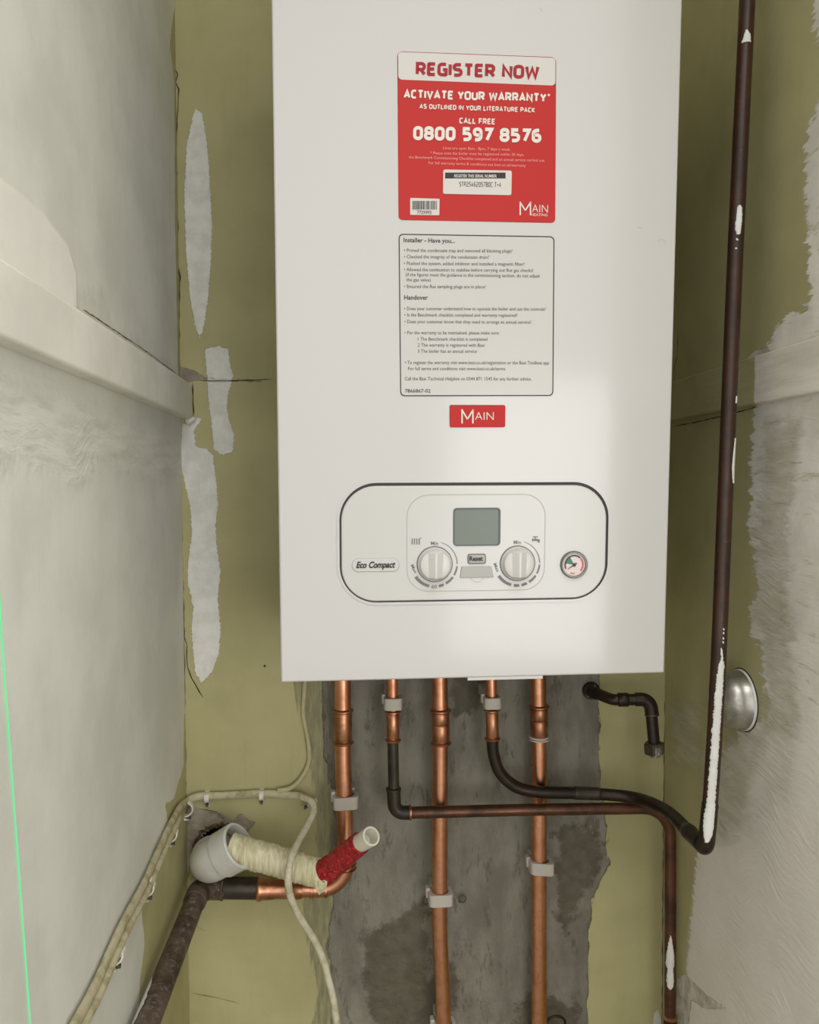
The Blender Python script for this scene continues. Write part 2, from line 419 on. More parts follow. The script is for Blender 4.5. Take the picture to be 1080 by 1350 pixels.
M_right = wall_mat('wall_right_plaster', (OLIVE[0], OLIVE[1]), [
    dict(attr='white', cols=(srgb(234, 229, 220), srgb(214, 210, 198)), amp=24, scale=60, vec=(1, .45, 2.2), soft=2.2, cs=14, det=7, third=srgb(184, 178, 152), ts=40, tvec=(1, .4, 2.2), t0=.56, relief=.55, rs=70, rvec=(1, .3, 2.6), warp=.10),
    dict(attr='feather', cols=(srgb(168, 162, 132), srgb(198, 193, 178)), amp=42, scale=46, vec=(1, .5, 2.2), det=7, soft=16, op=.6, cs=46, cvec=(1, .35, 2.2), relief=1.2, rs=60, rvec=(1, .3, 2.6), warp=.1),
    dict(attr='skim', cols=(srgb(236, 230, 221), srgb(226, 220, 210)), amp=22, scale=20, soft=14, op=.85, cs=9),
    dict(attr='olivepatch', cols=OLIVE, amp=6, scale=60, soft=3, op=.7),
    dict(attr='rough', cols=(srgb(218, 212, 200), srgb(176, 170, 152)), amp=3, scale=120, soft=.6, relief=.8, cs=60)], mott=(6, .1))
ysr = [.25, .4, .55] + list(np.arange(.62, WB-.001, .004)) + [WB]
wall_right = gridwall('wall_right', 'X', XR, ysr, zs, right_layers, M_right)

M_plain = simple('plain_painted_plaster', srgb(200, 197, 188), .7)
M_floor = simple('bare_floor', srgb(120, 112, 100), .8, var=.2)
def struct(name, V, Fc, mat, parent=None, smooth=False):
    o = mesh(name, V, Fc, mat, parent, smooth, base=(0, 0, 0) if not parent else None); o['kind'] = 'structure'; return o
struct('floor', *box(XL-.9, XR+.9, -2.6, WB, -.05, 0), M_floor)
struct('ceiling', *box(XL-.9, XR+.9, .25, WB, Z1, Z1+.05), M_plain)

struct('wall_front_left', *box(XL-.9, XL-.0005, .25, .37, 0, Z1), M_plain)
struct('wall_front_right', *box(XR+.0005, XR+.9, .25, .37, 0, Z1), M_plain)

# skirting-like battens across the side walls
ptop = onY(253, 506, WB); pbot = onY(248, 552, WB)
BX = ptop[0]
M_batL = wall_mat('batten_left_paint', (srgb(230, 228, 217), srgb(218, 216, 205)), [], mott=(14, .1))
oL = struct('trim_1', *box(XL-.001, BX, .25, WB, pbot[2], ptop[2]), M_batL)
bevel(oL, .0025, 3)
rtop = onY(887, 507, WB); rbot = onY(886, 556, WB)
t = NT('batten_right_paint'); sep = t.n.new('ShaderNodeSeparateXYZ'); t.link(t.geo(), sep.inputs[0])
Yb = onX(995, 510, XR-.008)[1]
dd = t.math('MULTIPLY', t.math('SUBTRACT', sep.outputs[1], Yb), -1000.0)
dd = t.math('ADD', dd, t.math('MULTIPLY', t.math('SUBTRACT', t.noise(60, 4, .6, t.stretch(1, .5, 2)), .5), 8))
cw = t.mix(t.ramp(t.noise(20, 5, .6, t.stretch(1, .3, 2)), .35, .65), srgb(230, 225, 212), srgb(210, 204, 190))
co = t.mix(t.ramp(t.noise(6, 4), .35, .65), *OLIVE)
t.color(t.mix(t.ramp(dd, -.8, .8), co, cw)); t.p(Roughness=.6); t.bump(t.noise(50, 5, .6, t.stretch(1, .3, 2.4, warp=.03)), .5, .003)
oR = struct('trim_2', *box(XR-.008, XR+.001, .25, WB, rbot[2], rtop[2]), t.m); bevel(oR, .002, 3)

# ribbons for cracks and gaps
def ribbon(name, pts, wmm, plane, parent, mat=M_crack, lift=.0004):
    V, Fc = [], []
    ax, k = plane; sgn = -1 if (ax == 'Y' or k > 0) else 1
    Q = [(onY(x, y, k+sgn*lift) if ax == 'Y' else onX(x, y, k+sgn*lift)) for x, y in pts]
    jag = []
    for a, b in zip(Q[:-1], Q[1:]):
        m = max(1, int(np.linalg.norm(b-a)/.008))
        for i in range(m): jag.append(a+(b-a)*i/m + np.array([random.uniform(-.0005, .0005) if ax == 'Y' else 0, 0 if ax == 'Y' else random.uniform(-.0005, .0005), random.uniform(-.0004, .0004)]))
    jag.append(Q[-1]); n = len(jag)
    for i, q in enumerate(jag):
        t = jag[min(i+1, n-1)]-jag[max(i-1, 0)]; t = t/np.linalg.norm(t)
        nrm = np.array([0, 1, 0]) if ax == 'Y' else np.array([1, 0, 0]); s = np.cross(t, nrm)
        hw = wmm/2000*random.uniform(.4, 1.3)*(1 if 0 < i < n-1 else .2)
        V += [q+s*hw, q-s*hw]
    for i in range(n-1): Fc.append((2*i, 2*i+1, 2*i+3, 2*i+2))
    return mesh(name, V, Fc, mat, parent, False)
pb = ('Y', WB)
cr = [
 ribbon('crack', [(226,-10),(228,40),(229,88),(234,98),(232,108),(236,118),(234,150),(232,210),(234,300),(235,350),(238,365),(236,400),(236,490)], 2.0, pb, wall_back),
 ribbon('crack', [(238,615),(238,650),(240,720),(241,760),(243,840),(246,850),(247,880),(253,895),(268,920)], 1.6, pb, wall_back),
 ribbon('crack', [(254,505),(255,550)], 1.6, pb, wall_back),
 ribbon('crack', [(243,845),(244,950),(245,1050),(246,1150),(247,1250),(248,1350),(248,1380)], 1.4, pb, wall_back),
 ribbon('crack', [(265,502),(300,502),(358,500)], 1.2, pb, wall_back),
 ribbon('crack', [(252,1309),(280,1314),(315,1323)], .6, pb, wall_back),
 ribbon('crack', [(254,1216),(264,1224),(272,1228)], .7, pb, wall_back),
 ribbon('crack', [(262,1066),(285,1070),(298,1082)], .9, pb, wall_back),
 ribbon('crack', [(877,905),(876,1000),(875,1100),(874,1200),(873,1370)], 1.2, pb, wall_back),
 ribbon('crack', [(894,440),(893,470),(889,485),(889,505)], 1.6, ('X', XR), wall_right),
 ribbon('crack', [(960,486),(985,478),(1010,468)], 1.5, ('X', XR), wall_right),
]
ribbon('dirt_line', [(888,505),(905,499),(925,494),(950,487),(975,480),(1005,470)], 1.5, ('X', XR), wall_right, lift=.0005)
ribbon('dirt_line', [(888,562),(915,557),(950,549),(1000,536)], 1.2, ('X', XR), wall_right, lift=.0005)
ribbon('dirt_line', [(110,408),(160,441),(200,468),(232,492)], 1.0, ('X', XL), wall_left, lift=.0005)
c_dot = onY(349, 878, WB)
nh = mesh('nail_hole', *lathe(c_dot+np.array([0, .001, 0]), c_dot-np.array([0, .0006, 0]), [(0, .002), (1, .0014)], 10), M_crack, wall_back)

# broken plaster rim and the dark recess of the waste-pipe hole
V, Fc = [], []
seg = 60
for k in range(seg):
    a = 2*math.pi*k/seg; j = random.uniform(-.0025, .0025)
    for (rr, yy) in ((HR+.004+j, WB-.0002), (HR+.002+j, WB-.0012+j*.2), (HR-.0015+j, WB+.000), (HR-.002+j, WB+.012), (HR, WB+.05)):
        V.append((HC[0]+rr*math.cos(a), yy, HC[1]+rr*math.sin(a)))
for k in range(seg):
    for q in range(4):
        k2 = (k+1) % seg; Fc.append((k*5+q, k2*5+q, k2*5+q+1, k*5+q+1))
t = NT('broken_plaster'); n1 = t.noise(160, 5, .7)
t.color(t.mix(t.ramp(n1, .4, .6), srgb(120, 100, 76), srgb(66, 50, 34))); t.p(Roughness=.85); t.bump(n1, 1, .004)
mesh('hole_rim', V, Fc, t.m, wall_back, 60)
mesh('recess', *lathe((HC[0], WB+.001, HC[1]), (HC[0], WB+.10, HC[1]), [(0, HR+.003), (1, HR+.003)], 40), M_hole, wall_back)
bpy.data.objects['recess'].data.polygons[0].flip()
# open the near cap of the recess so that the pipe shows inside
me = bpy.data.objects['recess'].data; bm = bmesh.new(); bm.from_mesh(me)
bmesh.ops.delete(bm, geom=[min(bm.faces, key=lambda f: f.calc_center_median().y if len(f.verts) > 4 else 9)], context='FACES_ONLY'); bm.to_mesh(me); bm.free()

# ------------------------------------------------------------------ boiler
LB, RB = -.0607, .3290
HB = .70
boiler = thing('boiler', (float((LB+RB)/2), .93, float(P0[2])), 'white wall-hung boiler with red registration sticker above the control panel', 'boiler')
def fplate(name, poly, w0, w1, mat, parent, smooth=30, bev=0):
    """poly: list of (u,v) counter-clockwise on the leaning front plane"""
    n = len(poly); V = [W(u, v, w0) for u, v in poly]+[W(u, v, w1) for u, v in poly]
    Fc = [tuple(range(n, 2*n))]+[(i, (i+1) % n, n+(i+1) % n, n+i) for i in range(n)]
    if w0 < .0001: Fc.append(tuple(range(n-1, -1, -1)))
    o = mesh(name, V, Fc, mat, parent, smooth)
    if bev: bevel(o, bev, 2)
    return o
def rrect(u0, v0, u1, v1, r, n=10):
    out = []
    for cx, cy, a0 in ((u1-r, v1-r, 0), (u0+r, v1-r, 90), (u0+r, v0+r, 180), (u1-r, v0+r, 270)):
        for k in range(n+1):
            a = math.radians(a0+90*k/n); out.append((cx+r*math.cos(a), cy+r*math.sin(a)))
    return out
def pxrect(x0, y0, x1, y1, r=0, n=6):
    a = FL(x0, y1); b = FL(x1, y0)
    if r == 0: return [(a[0], a[1]), (b[0], a[1]), (b[0], b[1]), (a[0], b[1])]
    return rrect(a[0], a[1], b[0], b[1], r/1350, n)
def ring(outer, inner, w0, w1):
    n = len(outer); V = [W(u, v, w1) for u, v in outer]+[W(u, v, w1) for u, v in inner]+[W(u, v, w0) for u, v in outer]+[W(u, v, w0) for u, v in inner]
    Fc = []
    for i in range(n):
        j = (i+1) % n; Fc += [(i, j, n+j, n+i), (2*n+i, 2*n+j, j, i), (n+i, n+j, 3*n+j, 3*n+i)]
    return V, Fc
# casing (body behind the door) and the front door
V = []
for x in (LB+.002, RB-.002):
    for v, d in ((.003, 0), (HB, 0)):
        p = W(x, v, -.014); V += [p, (x, WB-.002, p[2])]
casing = mesh('casing', V, [(0, 1, 3, 2), (4, 6, 7, 5), (0, 4, 5, 1), (2, 3, 7, 6), (0, 2, 6, 4), (1, 5, 7, 3)], M_side, boiler, False)
door = fplate('front_door', [(LB, 0), (RB, 0), (RB, HB), (LB, HB)], -.016, 0, M_white, boiler, 30, .0018)
# lip under the door
a, b = FL(617, 893), FL(716, 891)
lip = fplate('bottom_lip', [(a[0], -.0028), (b[0], -.0028), (b[0], .001), (a[0], .001)], -.02, -.001, M_white, boiler, 30)
lip['label'] = 'thin white lip under the door'

# control panel
panel_o = thing.__wrapped__ if False else None
q0 = FL(448.3, 795.0); q1 = FL(803.2, 635.2)
gap = fplate('panel_gap', rrect(q0[0], q0[1], q1[0], q1[1], .0365, 14), -.0005, .0004, M_black, boiler, 30)
S = 1/1350.0
fas = fplate('control_fascia', rrect(q0[0]+2.4*S, q0[1]+2*S, q1[0]-3.6*S, q1[1]-4*S, .034, 14), 0, .0022, M_fascia, boiler, 30, .0012)
# raised lip round the panel
mesh('panel_surround', *ring(rrect(q0[0]-3.5*S, q0[1]-3.5*S, q1[0]+3.5*S, q1[1]+3*S, .040, 14), rrect(q0[0], q0[1], q1[0], q1[1], .0365, 14), 0, .0009), M_white, boiler, 60)
WF = .0022
def onF(V2, wo): return [W(u, v, wo) for u, v in V2]
i0 = FL(536, 780); i1 = FL(719, 650.8)
mesh('inner_outline', *ring(rrect(i0[0], i0[1], i1[0], i1[1], .022, 12), rrect(i0[0]+.0007, i0[1]+.0007, i1[0]-.0007, i1[1]-.0007, .0214, 12), WF-.0003, WF+.0003), M_line, fas, 60)
# display
d0, d1 = FL(597, 719.5), FL(659.5, 669)
mesh('display_frame_shade', *ring(rrect(d0[0], d0[1], d1[0], d1[1], .0038), rrect(d0[0]+.0014, d0[1]+.0010, d1[0]-.0020, d1[1]-.0016, .0026), WF-.0004, WF+.0007), simple('display_frame_shade_grey', srgb(70, 78, 72), .35), fas, 60)  # dark bezel; its wider right and top edges paint in the recess shadow
fplate('display', rrect(d0[0]+.001, d0[1]+.0008, d1[0]-.0016, d1[1]-.0012, .003), WF-.0003, WF+.0003, M_lcd, fas)
# buttons
fplate('reset_button', pxrect(616, 729.5, 640, 743, 3), WF-.0003, WF+.0016, M_dgrey, fas, 30, .0005)
rb = fplate('reset_button', pxrect(617.3, 730.8, 638.7, 741.7, 2), WF, WF+.0021, M_button, fas, 30, .0005)
bpy.data.objects['reset_button'].name = 'button_rim'; rb.name = 'reset_button'
tr = [FL(x, y) for x, y in ((605.8, 761), (650.3, 760.5), (647, 746), (608, 746.3))]
fplate('service_flap', [tuple(q) for q in tr], WF-.0003, WF+.0013, M_button, fas, 30, .0006)
c = FL(628.5, 758); rr_ = 9.5*S
pts = [(c[0]+rr_*math.cos(math.radians(a)), c[1]+rr_*math.sin(math.radians(a))) for a in range(180, 361, 12)]
pin = [(c[0]+(rr_-.0006)*math.cos(math.radians(a)), c[1]+(rr_-.0006)*math.sin(math.radians(a))) for a in range(180, 361, 12)]
V = onF(pts, WF+.0002)+onF(pin, WF+.0002); n = len(pts)
mesh('thumb_notch', V, [(i, i+1, n+i+1, n+i) for i in range(n-1)], M_line, fas, False)

def arcmesh(c, r, a0, a1, wd0, wd1, wo):
    n = max(4, int(abs(a1-a0)/5)); A, B = [], []
    for k in range(n+1):
        a = math.radians(a0+(a1-a0)*k/n); h = (wd0+(wd1-wd0)*k/n)/2
        A.append((c[0]+(r+h)*math.cos(a), c[1]+(r+h)*math.sin(a))); B.append((c[0]+(r-h)*math.cos(a), c[1]+(r-h)*math.sin(a)))
    return onF(A+B, wo), [(i, i+1, n+1+i+1, n+1+i) for i in range(n)]
def circ(c, r, n=40): return [(c[0]+r*math.cos(2*math.pi*k/n), c[1]+r*math.sin(2*math.pi*k/n)) for k in range(n)]
knob_px = [(572.8, 743.3), (681.7, 742.2)]
arcs = [[(74, 0, .6, 1.4), (-6, -30, 2.2, 2.6), (-36, -60, 3, 3.4), (-66, -79, 3.4, 3.6), (-104, -147, 3.6, 4.4)],
        [(74, 0, .6, 1.4), (-4, -28, 2.2, 2.6), (-34, -58, 3, 3.4), (-64, -79, 3.4, 3.6), (-85, -99, 3.6, 3.8), (-106, -147, 3.8, 4.4)]]
for kp, ar in zip(knob_px, arcs):
    c = FL(*kp); R = 22.6*S
    A = W(c[0], c[1], WF); B = A+TN*.016
    kb = mesh('knob', *lathe(A, B, [(0, R), (.10, R), (.12, R-.0008), (.40, R-.0016), (.52, R-.0024), (.57, R-.0045), (.56, R-.010), (.56, .002)], 48), M_knob, boiler, 30)
    mesh('knob_groove', *lathe(W(c[0], c[1], WF-.0002), W(c[0], c[1], WF+.0005), [(0, R+.0012), (1, R+.0012)], 48), M_dgrey, kb, 30)
    # grip bar across the knob
    n = 14; V, Fc = [], []
    for k in range(n+1):
        s = -1+2*k/n; hh = (R-.0025)*s; hw = .0026*math.sqrt(max(.05, 1-abs(s)**3.5)) + .0012*max(0, s)
        top = .0135 if abs(s) < .95 else .009
        for (du, dw) in ((-hw-.0050, .0086), (-hw*.35, top), (hw*.35, top), (hw+.0050, .0086)):
            V.append(W(c[0]+du, c[1]+hh, WF+dw))
    for k in range(n):
        for q in range(3): Fc.append((k*4+q, k*4+q+1, k*4+q+5, k*4+q+4))
    Fc += [(0, 1, 2, 3), tuple(n*4+q for q in (3, 2, 1, 0))]
    mesh('grip', V, Fc, M_knob, kb, 30)
    mesh('scale_marks', *join([arcmesh(c, 30.2*S, a0, a1, w0*S, w1*S, WF+.0003) for a0, a1, w0, w1 in ar]), M_dgrey, kb, False)
# pressure gauge
c = FL(755.6, 743.8); A = W(c[0], c[1], WF-.0003); R = 17.8*S
g = mesh('pressure_gauge', *lathe(A, A+TN*.006, [(0, R+.0006), (.5, R+.0004), (.62, R-.0004), (.62, R-.0016), (.15, R-.0022), (.15, .001)], 44), simple('gauge_bezel', srgb(112, 110, 104), .3, .5), boiler, 30)
mesh('dial', *lathe(A+TN*.001, A+TN*.0018, [(0, R-.0018), (1, R-.0018)], 40), simple('gauge_face', srgb(222, 205, 200), .4), g, 30)
gw = WF+.0018
mesh('red_band', *arcmesh(c, 12.2*S, 42, -42, 2.6*S, 2.6*S, gw), M_gred, g, False)
mesh('black_band', *arcmesh(c, 12.4*S, 205, 48, 1.9*S, 1.9*S, gw), M_ink, g, False)
sec = [c]+[(c[0]+11.5*S*math.cos(math.radians(a)), c[1]+11.5*S*math.sin(math.radians(a))) for a in range(172, 116, -6)]
mesh('green_sector', onF(sec, gw-.0002), [tuple(range(len(sec)))], M_green, g, False)
def needle(c, ang, L, hw, wo):
    d = (math.cos(math.radians(ang)), math.sin(math.radians(ang))); e = (-d[1], d[0])
    return onF([(c[0]-d[0]*.003+e[0]*hw, c[1]-d[1]*.003+e[1]*hw), (c[0]-d[0]*.003-e[0]*hw, c[1]-d[1]*.003-e[1]*hw), (c[0]+d[0]*L-e[0]*hw*.3, c[1]+d[1]*L-e[1]*hw*.3), (c[0]+d[0]*L+e[0]*hw*.3, c[1]+d[1]*L+e[1]*hw*.3)], wo), [(0, 1, 2, 3)]
mesh('needle', *join([needle(c, 213, 10.5*S, .0007, gw+.0005), (onF(circ(c, 2.4*S, 14), gw+.0006), [tuple(range(14))])]), M_ink, g, False)
# badge
fplate('eco_badge', pxrect(464.5, 735.6, 526, 753.2, 8), WF-.0003, WF+.0009, M_fascia, fas, 30, .0004)
mesh('badge_outline', *ring(pxrect(463.8, 735, 526.7, 753.8, 8.4), pxrect(464.7, 735.8, 525.8, 753, 8), WF, WF+.0003), M_line, fas, 60)

# ---- lettering: text curves turned to meshes, laid on the boiler front
_cache = {}
def glyphs(s, off, shear, res=2):
    key = (s, off, shear)
    cu = bpy.data.curves.new('t', 'FONT'); cu.body = s; cu.size = 1; cu.resolution_u = res; cu.offset = off; cu.shear = shear; cu.fill_mode = 'FRONT'
    o = bpy.data.objects.new('t', cu); COL.objects.link(o)
    me = bpy.data.meshes.new_from_object(o.evaluated_get(bpy.context.evaluated_depsgraph_get()))
    V = np.array([v.co[:] for v in me.vertices]); Fc = [tuple(p.vertices) for p in me.polygons]
    bpy.data.objects.remove(o); bpy.data.curves.remove(cu); bpy.data.meshes.remove(me)
    return V, Fc
CAPH = glyphs('H', 0, 0)[0][:, 1].max()
def text(s, x0, y0, x1, y1, cap, wo, off=0.0, shear=0.0, centre=None, ang=None, res=2):
    V, Fc = glyphs(s, off, shear, res); mn, mx = V[:, 0].min(), V[:, 0].max()
    p0, p1 = np.array([x0, y0], float), np.array([x1, y1], float); d = p1-p0; L = np.linalg.norm(d); e = d/L; upv = np.array([e[1], -e[0]])
    out = []
    for v in V:
        q = p0+d*((v[0]-mn)/(mx-mn))+upv*(v[1]/CAPH*cap); out.append(F(q[0], q[1], wo))
    return out, Fc
def quadpx(x0, y0, x1, y1, wo): return [F(x0, y1, wo), F(x1, y1, wo), F(x1, y0, wo), F(x0, y0, wo)], [(0, 1, 2, 3)]
def pxpoly(corners, r, n=6):
    """rounded polygon through four px corners TL,TR,BR,BL -> (u,v) counter-clockwise"""
    cs = [np.array(c, float) for c in corners]; out = []
    order = [3, 2, 1, 0]
    for k in range(4):
        b = cs[order[k]]; a = cs[order[k-1]]; c_ = cs[order[(k+1) % 4]]
        u = (a-b)/np.linalg.norm(a-b); v = (c_-b)/np.linalg.norm(c_-b); s, e_ = b+u*r, b+v*r; cen = b+(u+v)*r
        for i in range(n+1):
            t_ = i/n*math.pi/2; q = cen-(v*math.cos(t_)+u*math.sin(t_))*r if False else cen+(s-cen)*math.cos(t_)+(e_-cen)*math.sin(t_)
            out.append(tuple(FL(q[0], q[1])))
    return out

# squarish stroke lettering for the headings
SG = {
 'A': ([[(0, 0), (.3, 1), (.6, 0)], [(.1, .3), (.5, .3)]], .6), 'C': ([[(.5, 1), (0, 1, .24), (0, 0, .24), (.5, 0)]], .5),
 'D': ([[(.0, .5), (0, 1), (.55, 1, .26), (.55, 0, .26), (0, 0), (0, .5)]], .55), 'E': ([[(.48, 1), (0, 1, .06), (0, 0, .06), (.48, 0)], [(0, .52), (.42, .52)]], .48),
 'F': ([[(.46, 1), (0, 1), (0, 0)], [(0, .5), (.4, .5)]], .46), 'G': ([[(.52, 1), (0, 1, .24), (0, 0, .24), (.54, 0, .04), (.54, .48), (.3, .48)]], .54),
 'H': ([[(0, 0), (0, 1)], [(.55, 0), (.55, 1)], [(0, .5), (.55, .5)]], .55), 'I': ([[(0, 0), (0, 1)]], .0), 'K': ([[(0, 0), (0, 1)], [(.5, 1), (.05, .5), (.54, 0)]], .54),
 'L': ([[(0, 1), (0, 0), (.44, 0)]], .44), 'N': ([[(0, 0), (0, 1), (.56, 0), (.56, 1)]], .56), 'O': ([[(.29, 1), (0, 1, .25), (0, 0, .25), (.58, 0, .25), (.58, 1, .25), (.29, 1)]], .58),
 'P': ([[(0, 0), (0, 1), (.52, 1, .23), (.52, .42, .23), (0, .42)]], .52), 'R': ([[(0, 0), (0, 1), (.52, 1, .23), (.52, .44, .23), (0, .44)], [(.26, .44), (.55, 0)]], .55),
 'S': ([[(.5, 1), (0, 1, .22), (0, .53, .22), (.53, .53, .24), (.53, 0, .24), (.02, 0)]], .53), 'T': ([[(0, 1), (.54, 1)], [(.27, 1), (.27, 0)]], .54),
 'U': ([[(0, 1), (0, 0, .25), (.56, 0, .25), (.56, 1)]], .56), 'V': ([[(0, 1), (.29, 0), (.58, 1)]], .58), 'W': ([[(0, 1), (.17, 0), (.42, .85), (.67, 0), (.84, 1)]], .84),
 'Y': ([[(0, 1), (.28, .45), (.56, 1)], [(.28, .45), (.28, 0)]], .56), '0': ([[(.27, 1), (0, 1, .25), (0, 0, .25), (.54, 0, .25), (.54, 1, .25), (.27, 1)]], .54),
 '5': ([[(.48, 1), (.04, 1), (.03, .58), (.52, .58, .26), (.52, 0, .26), (0, 0)]], .52), '6': ([[(.46, 1), (0, 1, .3), (0, 0, .25), (.53, 0, .25), (.53, .57, .25), (.02, .57)]], .53),
 '7': ([[(0, 1), (.52, 1), (.16, 0)]], .52), '8': ([[(.27, 1), (.02, 1, .2), (.02, .53, .2), (.52, .53, .2), (.52, 1, .2), (.27, 1)], [(.27, .53), (0, .53, .22), (0, 0, .24), (.54, 0, .24), (.54, .53, .22), (.27, .53)]], .54),
 '9': ([[(.07, 0), (.53, 0, .3), (.53, 1, .25), (0, 1, .25), (0, .43, .25), (.51, .43)]], .53), '*': ([[(.0, .86), (.2, .98)], [(.2, .86), (0, .98)], [(.1, .8), (.1, 1.04)]], .2), ' ': ([], .12),
 'B': ([[(.27, .53), (0, .53), (0, 1), (.5, 1, .2), (.5, .53, .2), (.27, .53)], [(.27, .53), (.54, .53, .22), (.54, 0, .24), (0, 0), (0, .53)]], .54),
 '2': ([[(0, 1), (.5, 1, .25), (.5, .5, .2), (0, .42, .2), (0, 0), (.52, 0)]], .52), '4': ([[(.3, 1), (0, .28), (.54, .28)], [(.42, .55), (.42, 0)]], .54),
 '+': ([[(0, .45), (.4, .45)], [(.2, .65), (.2, .25)]], .4)}
def stroke_text(s, x0, y0, x1, y1, cap, wo, th=.19, gap=.06):
    polys, X = [], 0
    for ch in s:
        st, wd_ = SG[ch]
        for pl in st:
            P = [np.array(p[:2], float) for p in pl]; Rr = [(p[2] if len(p) > 2 else 0) for p in pl]
            Q = [P[0]]
            for i in range(1, len(P)-1):
                if Rr[i] > 0:
                    a, b, c_ = P[i-1], P[i], P[i+1]; u = (a-b)/np.linalg.norm(a-b); v = (c_-b)/np.linalg.norm(c_-b); r = Rr[i]
                    cen = b+(u+v)*r; s0 = b+u*r-cen; e0 = b+v*r-cen
                    Q += [cen+s0*math.cos(t_)+e0*math.sin(t_) for t_ in np.linspace(0, math.pi/2, 6)]
                else: Q.append(P[i])
            Q.append(P[-1]); Q = [q for i, q in enumerate(Q) if i == 0 or np.linalg.norm(q-Q[i-1]) > 1e-4]
            closed = np.linalg.norm(Q[0]-Q[-1]) < 1e-4
            # squeeze the centre line so that the stroke stays inside the cap height
            Q = [np.array([X+q[0]+th/2, th/2+q[1]*(1-th)]) for q in Q]; n = len(Q); V = []
            for i in range(n):
                a = Q[i-1] if i > 0 else (Q[-2] if closed else Q[0]); b = Q[i+1] if i < n-1 else (Q[1] if closed else Q[-1])
                d0 = Q[i]-a; d1 = b-Q[i]
                d0 = d0/np.linalg.norm(d0) if np.linalg.norm(d0) > 0 else None; d1 = d1/np.linalg.norm(d1) if np.linalg.norm(d1) > 0 else None
                if d0 is None: d0 = d1
                if d1 is None: d1 = d0
                m_ = np.array([-(d0+d1)[1], (d0+d1)[0]]); m_ /= max(np.linalg.norm(m_), 1e-6); k_ = min(1/max(abs(m_@np.array([-d0[1], d0[0]])), .3), 1.9)
                V += [Q[i]+m_*th/2*k_, Q[i]-m_*th/2*k_]
            polys.append((V, [(2*i, 2*i+1, 2*i+3, 2*i+2) for i in range(n-1)]))
        X += wd_+th+gap
    tot = X-gap; p0, p1 = np.array([x0, y0], float), np.array([x1, y1], float); e = (p1-p0)/np.linalg.norm(p1-p0); upv = np.array([e[1], -e[0]]); out = []
    for j_, (V, Fc) in enumerate(polys):
        out.append(([F(*(p0+(p1-p0)*(v[0]/tot)+upv*v[1]*cap), wo+.00005*(j_ % 4)) for v in V], Fc))
    return join(out)

# registration sticker
regc = [(523.8, 67.8), (733.3, 75.6), (732, 294), (525.5, 290)]
reg = fplate('registration_sticker', pxpoly(regc, 7), 0, .0003, M_redink, boiler, 30)
reg['label'] = 'red and white sticker headed REGISTER NOW'
def lerp(a, b, t_): return (a[0]+(b[0]-a[0])*t_, a[1]+(b[1]-a[1])*t_)
# white header and red body, inset by a thin outline
hl, hr = (524.3, 105.2), (733.1, 113.2)
ins = 1.0
top = pxpoly([(regc[0][0]+ins, regc[0][1]+ins), (regc[1][0]-ins, regc[1][1]+ins), (hr[0]-ins, hr[1]), (hl[0]+ins, hl[1])], 5)
mesh('header_band', onF(top, .0006), [tuple(range(len(top)))], M_paper, reg, False)
body = pxpoly([hl, hr, (732, 293.8), (525.5, 290)], 5)
mesh('red_field', onF(body, .0005), [tuple(range(len(body)))], M_red, reg, False)
LW = .0009
mesh('red_lettering', *stroke_text('REGISTER NOW', 548, 99.6, 711, 104.4, 18.2, LW, .24), M_redink, reg, False)
T = [stroke_text('ACTIVATE YOUR WARRANTY*', 532.2, 129.6, 725.8, 135, 11.8, LW, .24),
     stroke_text('AS OUTLINED IN YOUR LITERATURE PACK', 553, 143.3, 705.5, 148.5, 6.6, LW, .22, .10),
     stroke_text('CALL FREE', 605.6, 162.8, 653, 164.2, 7.8, LW, .22, .09),
     stroke_text('0800 597 8576', 544.6, 184.6, 713.8, 188.4, 18.6, LW, .25, .08)]
# maker's mark: tall M with long legs, then AIN / HEATING
def tallM(x0, x1, yt, yb, ymid, th, wo):
    def seg(a, b, w_):
        a, b = np.array(a, float), np.array(b, float); d = (b-a)/np.linalg.norm(b-a); e = np.array([-d[1], d[0]])*w_/2
        return [F(*(a+e), wo), F(*(b+e), wo), F(*(b-e), wo), F(*(a-e), wo)], [(0, 1, 2, 3)]
    xm = (x0+x1)/2
    return join([seg((x0, yt), (x0, yb), th), seg((x1, yt), (x1, yb), th), seg((x0-th*.3, yt), (xm, ymid), th), seg((xm, ymid), (x1+th*.3, yt), th)])
T += [tallM(686, 699.5, 266, 283.6, 277.5, 1.7, LW), text('AIN', 701.5, 279.8, 722.4, 280.4, 10.2, LW, -.012), text('HEATING', 700.5, 284.6, 722, 285.2, 3.4, LW)]
mesh('white_lettering', *join(T), M_offw, reg, False)
T = [text('Lines are open 8am - 8pm, 7 days a week.', 584.4, 196.7, 673.3, 198.7, 3.6, LW),
     text('* Please note the boiler must be registered within 30 days,', 567.3, 203.3, 691, 205.6, 3.6, LW),
     text('the Benchmark Commissioning Checklist completed and an annual service carried out.', 539, 208.8, 718.5, 213.3, 3.6, LW),
     text('For full warranty terms & conditions see baxi.co.uk/warranty', 565, 216.3, 693.3, 220, 3.6, LW)]
mesh('small_print', *join(T), M_pink, reg, False)
lab = fplate('serial_label', pxpoly([(584.4, 224), (674.6, 225.4), (674, 257.8), (584, 256)], 2.5), .0004, .0011, M_paper, reg, 30)
mesh('label_bar', *quadpx(587, 227.5, 666.7, 235.2, .0013), M_inkb, reg, False)
mesh('bar_lettering', *text('REGISTER THIS SERIAL NUMBER', 599, 233.8, 655, 234.2, 4, .0015, .008), M_offw, reg, False)
bl = fplate('barcode_label', pxpoly([(540.8, 261.3), (579.4, 262.5), (579.2, 284.2), (540.8, 283.6)], 1), .0004, .0010, M_paper, reg, 30)
